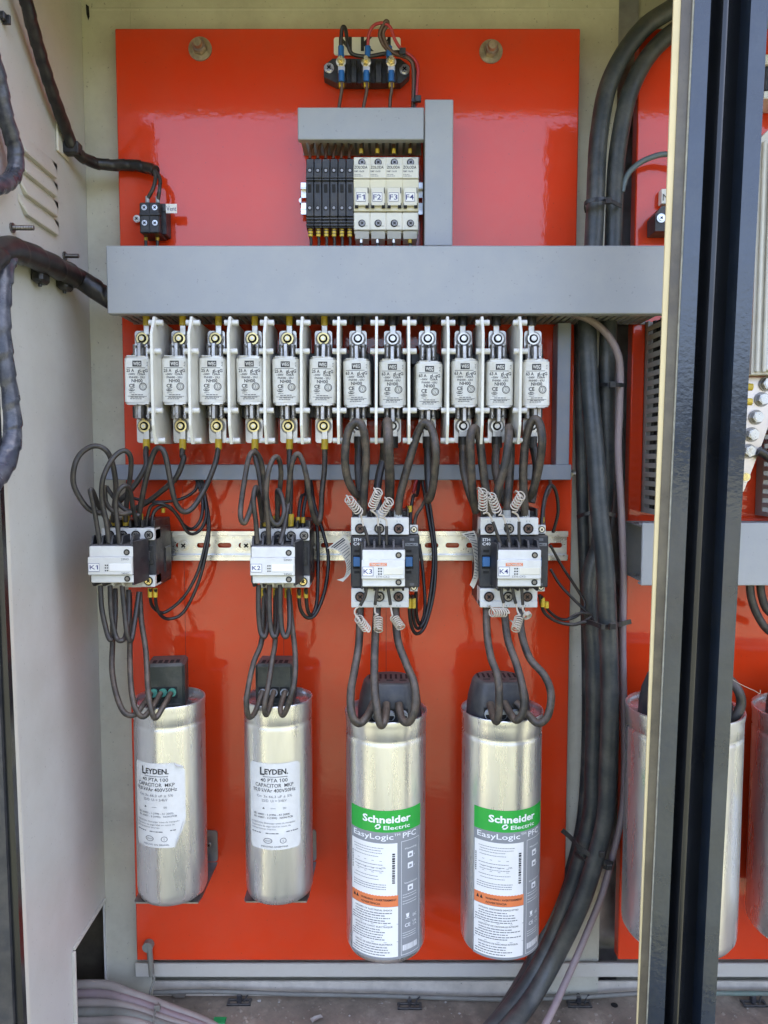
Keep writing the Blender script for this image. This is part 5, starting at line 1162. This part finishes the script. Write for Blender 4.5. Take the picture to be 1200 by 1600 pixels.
# ================================================================== thick cables of K3 and K4
g = 'thick power cables between the fuses and the large contactors'
def slv(x, Y=-.092):
    def f(mm, q, r): lug(mm, x, 797, 809, Y, 'grey_sleeve', 6.6)
    return f
def tk(label, pts, Y, rp=6.6, extra=None, m='cable_dusty'): wire(label, pts, Y, rp, m, name='power_cable', cat='cable', group=g, sub=8, n=14, extra=extra)
def blug(i):
    xb = PX + XF[i] / (-.061 - CAMY) * F
    def f(mm, q, r): lug(mm, xb + 1, 682, 700, -.061, 'cable_black', 8.); mm.pbox(xb - 5.5, 668, xb + 7.5, 684, -.0625, -.0605, 'silver_plate', .0004)
    return xb + 1, f
x, fl_ = blug(6); tk('hidden drop of cable straight below the seventh fuse', [(x, 690), (560, 735), (563, 780), (560, 805)], [-.061, -.075, -.07], 6.2, fl_, 'cable_black')
tk('arching cable below the seventh fuse forming a long oval loop', [(566, 778), (553, 768), (543, 747), (539, 715), (544, 675), (557, 660), (568, 672), (572, 715), (569, 765), (567, 806)], [-.085, -.105, -.11, -.092], 6.4, slv(567))
x, fl_ = blug(7); tk('straight cable below the eighth fuse into K3', [(x, 690), (599, 718), (590, 760), (592, 806)], [-.061, -.075, -.09], 6.2, join(fl_, slv(593)), 'cable_black')
tk('dusty cable arch seen end on below the eighth fuse', [(600, 720, -.07), (603, 672, -.085), (605, 659, -.10), (606, 668, -.112), (607, 700, -.115), (609, 745, -.105), (608, 785, -.085)], 0, 6.8)
x, fl_ = blug(8); tk('short cable hanging straight below the ninth fuse', [(x, 690), (669, 735), (671, 770)], [-.061, -.07], 6.2, fl_, 'cable_black')
tk('cable arching from the third K3 terminal up below the ninth fuse', [(622, 806), (625, 775), (639, 722), (653, 676), (664, 661), (675, 672), (681, 706), (678, 748), (673, 775), (668, 782)], [-.092, -.10, -.11, -.085], 6.4, slv(622))
x, fl_ = blug(9); tk('cable slanting right below the tenth fuse', [(x, 690), (724, 729), (732, 765), (745, 800)], [-.061, -.075, -.08], 6.2, fl_)
tk('arching cable right of the tenth fuse with its dusty front leg', [(744, 800), (739, 775), (736, 729), (735, 685), (741, 669), (749, 685), (755, 735), (761, 775), (768, 806)], [-.085, -.11, -.10, -.092], 6.6, slv(768))
x, fl_ = blug(10); tk('cable hanging below the eleventh fuse', [(x, 690), (774, 729), (780, 760), (790, 790)], [-.061, -.075, -.08], 6.2, fl_)
tk('dusty arch seen almost end on right of the eleventh fuse', [(775, 785), (780, 758), (790, 722), (795, 685), (795, 668), (798, 685), (797, 735), (794, 775), (792, 806)], [-.105, -.115, -.085, -.092], 6.6, slv(792))
x, fl_ = blug(11); tk('cable hidden behind the arch below the rightmost fuse', [(x, 690), (838, 725), (835, 760), (830, 785)], [-.061, -.07], 6.2, fl_, 'cable_black')
tk('cable arch below the rightmost fuse ending in the third K4 terminal', [(821, 806), (818, 768), (818, 725), (823, 680), (833, 656), (843, 662), (847, 690), (842, 730), (833, 766), (826, 778)], [-.092, -.10, -.11, -.085], 6.6, slv(821))
g = 'supply cables of the labelled capacitors'
tk('left cable from K3 hanging in a U to the capacitor below', [(563, 940), (561, 1003), (554, 1047), (548, 1083), (550, 1117), (561, 1130), (574, 1119), (584, 1098)], [-.085, -.10, -.125, -.136, -.132, -.108], 6.4)
tk('middle cable from K3 dropping in front of the capacitor cover', [(590, 940), (586, 1003), (585, 1062), (589, 1108), (595, 1133), (602, 1122), (604, 1100)], [-.085, -.11, -.130, -.138, -.132, -.108], 6.4)
tk('right cable from K3 swinging outwards then back to the capacitor', [(618, 940), (621, 997), (635, 1038), (647, 1068), (649, 1103), (640, 1127), (628, 1124), (623, 1100)], [-.085, -.10, -.125, -.136, -.132, -.108], 6.4)
tk('left cable from K4 dropping in front of the capacitor cover', [(760, 940), (761, 989), (767, 1027), (778, 1059), (780, 1105), (776, 1127), (771, 1118), (766, 1100)], [-.085, -.11, -.130, -.138, -.132, -.108], 6.2)
tk('middle cable from K4 curling back to the capacitor socket', [(787, 940), (793, 997), (807, 1038), (817, 1077), (818, 1110), (808, 1125), (798, 1116), (788, 1098)], [-.085, -.11, -.130, -.136, -.130, -.108], 6.2)
tk('right cable from K4 making the widest bend beside the capacitor', [(815, 940), (814, 983), (827, 1027), (851, 1056), (861, 1085), (856, 1118), (841, 1130), (825, 1117), (806, 1098)], [-.085, -.10, -.12, -.13, -.128, -.108], 6.2)
g = 'thin control wires of the large contactors'
def cw(label, pts, Y, r=2.7, m='wire_black', ex=None): wire(label, pts, Y, r, m, group=g, extra=ex)
cw('outer control wire swinging right of K3', [(639, 930), (641, 970), (650, 990), (664, 978), (677, 930), (681, 871), (675, 812), (664, 742)], [-.08, -.06, -.04, -.02], ex=crimp([(640, 935, 950, -.079)], w=3.4))
cw('middle control wire swinging right of K3', [(645, 930), (646, 966), (653, 982), (665, 965), (674, 915), (677, 860), (668, 800), (658, 742)], [-.08, -.06, -.04, -.02], ex=crimp([(646.5, 935, 950, -.079)], w=3.4))
cw('short inner control wire behind the right side of K3', [(650, 925), (651, 962), (657, 975), (664, 950), (661, 895), (655, 850)], [-.075, -.05, -.03])
cw('control wire rising from the top right terminal of K3', [(641, 826), (642, 800), (646, 775), (652, 772), (656, 742)], [-.08, -.06, -.02], ex=crimp([(640, 790, 800, -.07)], w=4))
cw('grey control wire slanting up from the top right terminal of K3', [(648, 826), (650, 806), (660, 790), (668, 765), (668, 742)], [-.08, -.06, -.02], m='cable_dusty')
cw('red wire end peeping between the cables right of K3', [(646, 770), (648, 758), (651, 750)], -.03, 2.2, 'wire_red')
cw('black control wire arching beside the top right corner of K4', [(846, 826), (848, 795), (853, 770), (861, 758), (869, 770), (872, 800), (864, 832)], [-.08, -.06, -.04])
cw('brown control wire next to the arch at the top right of K4', [(850, 826), (849, 800), (853, 778), (860, 762), (858, 742)], [-.08, -.05, -.02], m='wire_brown', ex=crimp([(847, 808, 817, -.075)], w=3.6))
cw('thin wire looping right from K4 to the big cables and back', [(860, 852), (879, 886), (902, 921), (914, 944), (902, 962), (879, 968), (858, 955), (846, 932)], [-.05, -.04, -.05, -.08], 2.3, ex=crimp([(848, 934, 948, -.078)], w=3.4))
cw('thin wire slanting from K4 down to the tie on the big cables', [(860, 889), (876, 915), (899, 939), (918, 958), (930, 975)], [-.04, -.05], 2.3)
cw('thin dusty wire running level from K4 to the tie on the big cables', [(843, 930), (850, 956), (870, 971), (895, 976), (915, 972), (938, 980)], [-.08, -.05, -.055], 2.8, 'cable_grey', ex=crimp([(854, 940, 950, -.075)], w=3.4))
cw('grey wire end hooked at the far right of the thin wires', [(886, 968), (905, 958), (925, 962), (905, 975)], -.05, 1.8, 'cable_grey')

# ================================================================== main cables on the right, ties
g = 'heavy incoming cables'
wire('outer heavy black cable bending in from the top right corner', [(1500, -45), (1300, -62), (1110, -28), (1052, 12), (1008, 42), (972, 88), (948, 142), (936, 211), (932, 268), (930, 326), (926, 400), (918, 500), (922, 610), (930, 707), (937, 805), (945, 880), (949, 955), (952, 1030), (953, 1120), (950, 1200), (947, 1270), (933, 1333), (907, 1413), (866, 1499), (829, 1563, -.06), (790, 1612, -.10), (720, 1690, -.16)], [-.02, -.02, -.015, -.02, -.03, -.06, -.06, -.05, -.04, -.03], 14., 'main_cable', 'heavy_cable', 'cable', g, sub=10, n=20)
wire('inner heavy black cable passing behind the outer one', [(1500, -5), (1300, -18), (1110, 16), (1052, 50), (1016, 84), (993, 123), (978, 165), (966, 230), (961, 287), (958, 383), (952, 480), (949, 560), (947, 640), (948, 740), (938, 840), (922, 900), (922, 955), (927, 1030), (928, 1120), (926, 1200), (923, 1270), (909, 1333), (880, 1424), (847, 1499, -.03), (812, 1555, -.05), (765, 1612, -.09), (690, 1690, -.15)], [-.02, -.015, -.015, -.015, -.02, -.02, -.02, -.02, -.02, -.02, -.02], 13, 'main_cable', 'heavy_cable', 'cable', g, sub=10, n=20)
wire('third heavy cable mostly hidden behind the other two', [(905, 470), (906, 560), (908, 700), (911, 820), (914, 900), (917, 1000), (918, 1100), (916, 1200), (908, 1290), (885, 1380), (850, 1460), (815, 1530, -.02), (772, 1595, -.06), (690, 1680, -.12)], [.0, .004, .004, .0], 9, 'main_cable', 'heavy_cable', 'cable', g, sub=8, n=14)
wire('dusty purple cable curving out below the wide duct and running down the big cables', [(880, 488), (904, 493), (927, 503), (948, 522), (963, 547), (969, 577), (968, 642), (966, 707), (971, 805), (974, 902), (973, 1000), (975, 1120), (976, 1200), (972, 1270), (955, 1345), (940, 1400), (918, 1455), (888, 1525, -.05), (846, 1612, -.10), (790, 1690, -.15)], [-.05, -.045, -.04, -.04, -.04, -.04, -.035, -.03], 5.6, 'cable_purple', 'purple_cable', 'cable', sub=8, n=12)
wire('thin blue grey cable branching right from the heavy cables', [(972, 300), (978, 278), (990, 262), (1010, 249), (1040, 241), (1070, 250), (1084, 280), (1086, 324)], -.02, 4.2, 'cable_bluegrey', 'thin_cable', 'cable', sub=8)
tie('black cable tie round the heavy cables above the wide duct', [(915, 330), (914, 318), (928, 312), (945, 311), (958, 316), (971, 322)], [-.025, -.045, -.042, -.03], .0045, head=(950, 314, -.045))
tie('black cable tie holding the purple cable to a heavy cable', [(936, 601), (950, 601), (962, 601), (975, 602)], [-.03, -.05, -.05, -.042], .0045, head=(957, 601, -.052))
tie('black cable tie low behind the thin wires right of the long rail', [(902, 808), (915, 803), (937, 802), (958, 804), (963, 806)], [-.03, -.05, -.05, -.03], .0045, head=(936, 804, -.052))
tie('wide black cable tie with tail beside the ends of the thin wires', [(908, 975), (920, 972), (945, 980), (966, 976), (986, 971)], [-.04, -.058, -.08, -.055, -.05], .0055, head=(957, 978, -.082))
tie('lowest black cable tie with long tail beside the right capacitor', [(878, 1297), (893, 1310), (903, 1322), (925, 1338), (942, 1345), (957, 1350)], [-.03, -.04, -.055, -.05], .006, head=(940, 1334, -.058))
tie('second of two black ties just below the longer tailed one', [(898, 1333), (915, 1345), (935, 1352), (951, 1357)], [-.03, -.05, -.05], .004, head=(951, 1354, -.05))

# ================================================================== left wall cables
wire('thick spiral wrapped cable hanging in a bend at the left edge', [(.015, 12, 400), (.018, 4, 430), (.02, 0, 500), (.022, 6, 570), (.024, 14, 625), (.026, 18, 680), (.028, 6, 728), (.035, -24, 765)], -.2, 13.5, 'wrap_blue', 'wrapped_cable', 'cable', 'spiral wrapped cables at the left wall', sub=14, n=18, wrap=.022)
wire('thick wrapped cable running along the left wall into the wide duct', [(.016, -40, 440), (.016, -12, 402), (.016, 10, 390), (.016, 30, 393), (.015, 60, 405), (.015, 90, 419), (.015, 120, 434), (148, 452, -.045), (175, 468, -.04)], 0, 13.5, 'wire_black', 'wrapped_cable', 'cable', 'spiral wrapped cables at the left wall', sub=20, n=20, wrap=.045)
wire('thinner blue grey wrapped cable curling at the upper left edge', [(.011, -30, 40), (.012, -6, 110), (.013, 8, 180), (.014, 24, 235), (.015, 22, 272), (.018, 4, 289), (.02, -24, 292)], -.19, 11, 'wrap_blue', 'wrapped_cable', 'cable', 'spiral wrapped cables at the left wall', sub=14, n=16, wrap=.016)
for k_, (px, py, wd) in enumerate(((53, 428, 'nearer'), (92, 440, 'farther'))):
    q = W(px, py, XL); M().box(XL + .0003, XL + .013, q.y - .011, q.y + .011, q.z - .010, q.z + .014, 'black_plastic', .003).cyl(q + Vector((.006, 0, -.010)), q + Vector((.006, 0, -.013)), .002, 'black_plastic', 8).build('cable_clamp', None, '%s black clamp under the wrapped cable on the left wall' % wd, 'cable clamp', 'black clamps under the wrapped cable')
# small dark hook at the far upper left
q = W(3, 28, XL); M().box(XL + .0003, XL + .005, q.y - .006, q.y + .004, q.z - .004, q.z + .004, 'black_plastic', .001).box(XL + .0003, XL + .008, q.y - .001, q.y + .002, q.z - .006, q.z + .003, 'black_plastic', .0006).build('cable_clip', None, 'tiny dark clip at the very top of the left wall', 'cable clip')

# ================================================================== bottom: bolt, pipe, bundle, debris
c = P(233, 1475, -.001); t = thing('earth_bolt', 'dull grey bolt with a long shank at the lower left corner of the red plate', 'bolt', P(236, 1522, -.004))
M().cyl(c + Vector((0, .001, 0)), c + Vector((0, -.008, 0)), 8.5 * S(0), 'pipe_grey', 12).build('head', t)
M().tube([P(233, 1478, -.006), P(235, 1500, -.006), P(237, 1524, -.004)], 4.6 * S(0), 'pipe_grey', 10).build('shank', t)
wire('thin grey wire dropping from the corner bolt to the floor', [(237, 1520), (241, 1530), (236, 1545), (232, 1560)], [-.005, -.01, -.015], 1.8, 'pipe_grey')
zf = ZF
def onfloor(px, py): a, b, c = ray(px, py); tt = ZF / c; return Vector((a * tt, CAMY + b * tt, ZF))
def fw(label, pts, r, m, name='pipe', cat='pipe', group=None, lift=None, wrap=None):
    q = [P(p[0], p[1], .012) for p in pts]
    return M().tube(spline(q, 8), r, m, 12, wrap=wrap).build(name, None, label, cat, group)
fw('thin grey pipe lying along the back of the cabinet floor', [(240, 1551), (330, 1549), (450, 1553), (600, 1556), (720, 1560), (800, 1561), (900, 1558), (1000, 1552), (1060, 1549)], .0028, 'pipe_grey', group='thin pipes along the cabinet floor')
fw('green tinted thin pipe on the floor right of the dark post', [(1085, 1551), (1150, 1552), (1210, 1552), (1290, 1550)], .003, 'pipe_green', group='thin pipes along the cabinet floor')
for px, py, wd in ((374, 1560, 'left'), (640, 1566, 'middle'), (905, 1563, 'right'), (1178, 1562, 'far right')):
    c = onfloor(px, py + 8); mm = M(); mm.box(c.x - .003, c.x + .003, .008, .0155, ZF + .0003, P(px, py - 8, .012).z, 'grey_black', .0008)
    mm.box(c.x - .016, c.x + .016, c.y - .006, c.y - .003, c.z + .0005, c.z + .003, 'black_plastic', .0006).box(c.x - .016, c.x + .016, c.y + .003, c.y + .006, c.z + .0005, c.z + .003, 'black_plastic', .0006)
    for k in (-1, 0, 1): mm.box(c.x + k * .014 - .0015, c.x + k * .014 + .0015, c.y - .006, c.y + .006, c.z + .0008, c.z + .0035, 'grey_black', .0005)
    mm.tube([c + Vector((-.001, .004, .001)), c + Vector((0, .004, .010)), c + Vector((.001, .010, .009))], .0012, 'black_plastic', 6); mm.tube([c + Vector((.006, -.002, .003)), c + Vector((.010, .003, .009)), c + Vector((.014, .004, .012))], .001, 'wire_black', 6)
    mm.build('pipe_clip', None, 'dusty plastic clip on the floor pipe, the %s one' % wd, 'clip', 'clips holding the floor pipes')
g = 'cables in the bundle at the lower left'
rnd = random.Random(1)
for k_, (dx, m_, lb) in enumerate(((0, 'cable_beige', 'back cable of the bundle coming through the wall opening'), (1, 'cable_purple', 'purplish cable second from the back of the bundle'), (2, 'cable_beige', 'dusty middle cable of the bundle at the lower left'), (3, 'pipe_grey', 'grey front cable of the bundle at the lower left'), (4, 'cable_beige', 'lowest cable of the bundle, nearest the photo edge'))):
    y0 = 1541 + 9 * k_
    q = [Vector((XL - .08, -.01 - .012 * k_ * .5, P(116, y0, -.01).z)), Vector((XL + .005, -.012 - .006 * k_, P(120, y0 + 4, -.02).z)), P(200, 1551 + 11 * k_, -.02 - .008 * k_), P(262, 1574 + 10 * k_, -.03 - .008 * k_), P(330, 1602 + 8 * k_, -.045 - .008 * k_), P(380, 1640 + 6 * k_, -.07 - .008 * k_)]
    M().tube(spline(q, 8), .0056 - .0003 * (k_ % 3), m_, 12).build('bundle_cable', None, lb, 'cable', g)
tie('pale cable tie round the bundle at the lower left', [(248, 1568), (243, 1580), (240, 1592), (243, 1606)], [-.035, -.05, -.06, -.07], .004, m='pipe_grey', group='pale ties at the bottom', head=(246, 1574, -.046))
c = onfloor(343, 1597); M().box(c.x - .008, c.x + .008, c.y - .006, c.y + .006, c.z + .0004, c.z + .003, 'scrap_green', .0008).build('plastic_scrap', None, 'bright green plastic scrap on the cabinet floor', 'scrap')
for (px, py, s_, lb) in ((280, 1559, .012, 'crumpled pale paper scrap beside the cable bundle'), (492, 1596, .010, 'small pale paper scrap near the bottom edge of the photo'), (405, 1566, .004, 'sliver of pale plastic beside the left floor clip')):
    c = onfloor(px, py); rn = random.Random(px); vs = []; n = 7
    for i in range(n): a = 2 * math.pi * i / n; rr = s_ * rn.uniform(.6, 1.2); vs.append(c + Vector((rr * math.cos(a), rr * .5 * math.sin(a), .0015 + rn.uniform(0, .5) * s_)))
    vs.append(c + Vector((0, 0, .003))); vs += [v + Vector((0, .0004, -.0008)) for v in vs]
    M().add(vs, [(i, (i + 1) % n, n) for i in range(n)] + [(n + 1 + (i + 1) % n, n + 1 + i, 2 * n + 1) for i in range(n)], 'scrap_paper').build('paper_scrap', None, lb, 'scrap', 'scraps on the floor')
mm = M(); rn = random.Random(11)
for i in range(1700):
    c = Vector((rn.uniform(XL + .01, XR - .1), rn.uniform(-.16, .02), ZF)); r_ = rn.uniform(.0006, .0022) * (1 if rn.random() > .1 else 1.8)
    vs = [c + Vector((r_ * math.cos(a), r_ * math.sin(a) * .8, .0002)) for a in (0, 1.6, 3.1, 4.7)] + [c + Vector((rn.uniform(-.3, .3) * r_, 0, r_))]
    mm.add(vs, [(0, 1, 4), (1, 2, 4), (2, 3, 4), (3, 0, 4)], 'floor_dirt' if rn.random() > .1 else 'scrap_paper')
mm.build('floor_grit', None, 'loose grit and dirt scattered over the cabinet floor', 'dirt', kind='stuff')
c = onfloor(960, 1571); M().cyl(c + Vector((0, 0, .0003)), c + Vector((0, 0, .0008)), .0045, 'dark_hole', 16).build('floor_hole', cab)

# ================================================================== equipment of the right-hand bay
t = thing('screw_terminal', 'black terminal with one silver screw just left of the dark post', 'terminal block', P(1035, 362, -.02))
M().prism([(P(x, y, -.03).x, P(x, y, -.03).z) for x, y in ((1024, 361), (1024, 335), (1034, 322), (1075, 322), (1075, 361))], 'xz', -.03, -.002, 'black_plastic').build('housing', t)
s_ = M(); q = P(1033, 341, -.0302); s_.cyl(q, q + Vector((0, -.001, 0)), 6.6 * S(0), 'bright_steel', 18); screw(s_, q + Vector((0, -.001, 0)), 4 * S(0), 'zinc', h=.001); s_.build('terminal_screw', t)
t = thing('designation_plate', 'white plate lettered N cut off by the dark post', 'label', P(1040, 318, -.003))
a = P(1034, 295, -.012); b = P(1110, 318, -.012); M().box(a.x, b.x, -.012, -.0015, b.z, a.z, 'paper', .0003).build('plate', t)
M().text('N', flat(-.0123), P(1035.5, 313, -.012).x, P(1035, 313.5, -.012).z, 10 * S(0), 'ink').build('lettering', t)
t = thing('switch_housing', 'tall beige ribbed switch housing at the right photo edge', 'switch', P(1230, 585, -.04))
A = P(1187, 205, -.07); x0 = P(1180, 400, -.07).x; z1 = P(1187, 200, -.07).z; z0 = P(1180, 585, -.07).z; mm = M()
mm.prism([(x0 + .012, z1), (x0, z1 - .012), (x0, z0), (.70, z0), (.70, z1)][::-1], 'xz', -.07, -.002, 'beige_device'); mm.build('housing', t)
for k in range(4): M().box(x0 + .003 + k * .008, x0 + .007 + k * .008, -.075, -.0702, z0 + .002 + (.055 if k > 1 else 0), z1 - .015, 'beige_device', .001).build('rib', t)
M().box(x0 + .014, x0 + .06, -.076, -.0703, z0 + .004, z0 + .050, 'white_plastic', .001).box(x0 + .018, x0 + .04, -.0765, -.0758, z0 + .015, z0 + .030, 'ink_soft').build('window_frame', t)
M().pbox(1195, 85, 1280, 100, -.04, -.002, 'white_plastic').pbox(1196, 101, 1280, 141, -.035, -.002, 'black_plastic').pbox(1194, 142, 1280, 154, -.04, -.002, 'white_plastic').build('breaker', None, 'white and black breaker barely showing at the upper right edge', 'circuit breaker')
t = thing('busbar', 'slanted pale grey metal bar with a row of bolts right of the dark post', 'busbar', P(1170, 765, -.05))
mm = M(); pg = [(1166, 590), (1225, 590), (1216, 620), (1192, 690), (1162, 768), (1152, 768), (1150, 690)]
mm.prism([(P(x, y, -.05).x, P(x, y, -.05).z) for x, y in pg], 'xz', -.05, -.047, 'busbar'); mm.build('bar', t)
for x, y in ((1197, 600), (1190, 624), (1181, 652), (1174, 679), (1169, 705)):
    s_ = M(); hexbolt(s_, P(x, y, -.0502), 9 * S(-.05), .006, 'bright_steel', None, 11.5 * S(-.05), 'dark_steel'); s_.cyl(P(x, y, -.0502) + Vector((0, -.0076, 0)), P(x, y, -.0502) + Vector((0, -.0082, 0)), 6.4 * S(-.05), 'bright_steel', 14); s_.build('bolt', t)
s_ = M(); hexbolt(s_, P(1164, 745, -.0502), 6.5 * S(-.05), .003, 'zinc_yellow', None, 8 * S(-.05), 'zinc'); s_.build('bolt', t)
wire('black lug cable leaving the slanted busbar to the right', [(1185, 704), (1198, 712), (1215, 724), (1240, 740)], -.058, 8, 'cable_black', 'power_cable', 'cable')
for px, py, lb in ((1166, 604, 'upper'), (1165, 627, 'lower')): M().cyl(P(px - 8, py, -.056), P(px + 9, py + 1, -.056), .0042, 'yellow_crimp', 12).cyl(P(px - 30, py, -.056), P(px - 8, py, -.056), .003, 'cable_black', 10).build('crimped_wire', None, '%s yellow crimped wire end beside the slanted busbar' % lb, 'wire', 'yellow crimped wire ends at the busbar')
t = thing('slotted_duct', 'dark slotted duct at the right photo edge above the trunking', 'wiring duct', P(1195, 805, -.03), 'slotted grey ducts of the right bay')
x = P(1192, 760, -.02).x; z1 = P(1192, 660, -.02).z; z0 = P(1192, 806, -.02).z; M().box(x, x + .06, -.02, -.002, z0, z1, 'slot_duct', .0005).build('base', t); z = z0
while z < z1 - .006: M().box(x, x + .0018, -.060, -.0202, z, z + .0055, 'slot_duct', .0004).build('finger', t); z += .0109
for k_, (pp_, lb) in enumerate((([(1172, 905), (1173, 930), (1182, 958), (1200, 985), (1230, 1000)], 'outer grey cable bending below the trunking at the right edge'), ([(1188, 905), (1190, 930), (1200, 955), (1225, 970)], 'inner grey cable bending below the trunking at the right edge'))):
    wire(lb, pp_, -.05, 6.2, 'cable_grey', 'power_cable', 'cable', 'grey cables at the right photo edge')
wire('cable hooked over the rim of the half hidden capacitor', [(1120, 1050, -.10), (1140, 1062, -.11), (1154, 1080, -.12), (1158, 1100, -.12), (1150, 1118, -.12), (1138, 1122, -.115)], 0, 6.5, 'cable_grey', 'power_cable', 'cable')
wire('thin pale fibre hanging from the post towards the right capacitor', [(1128, 1045, -.255), (1135, 1055, -.22), (1155, 1068, -.18), (1180, 1080, -.14), (1187, 1084, -.13), (1188, 1078, -.13)], 0, .45, 'coil_white', 'fibre', 'fibre', n=5)

# plastic, painted and folded edges: soften the shell's long straight edges
for o in COL.objects:
    if o.type == 'MESH' and o.name.split('.')[0] in ('mounting_plate',):
        b = o.modifiers.new('edge', 'BEVEL'); b.width = .0008; b.segments = 2
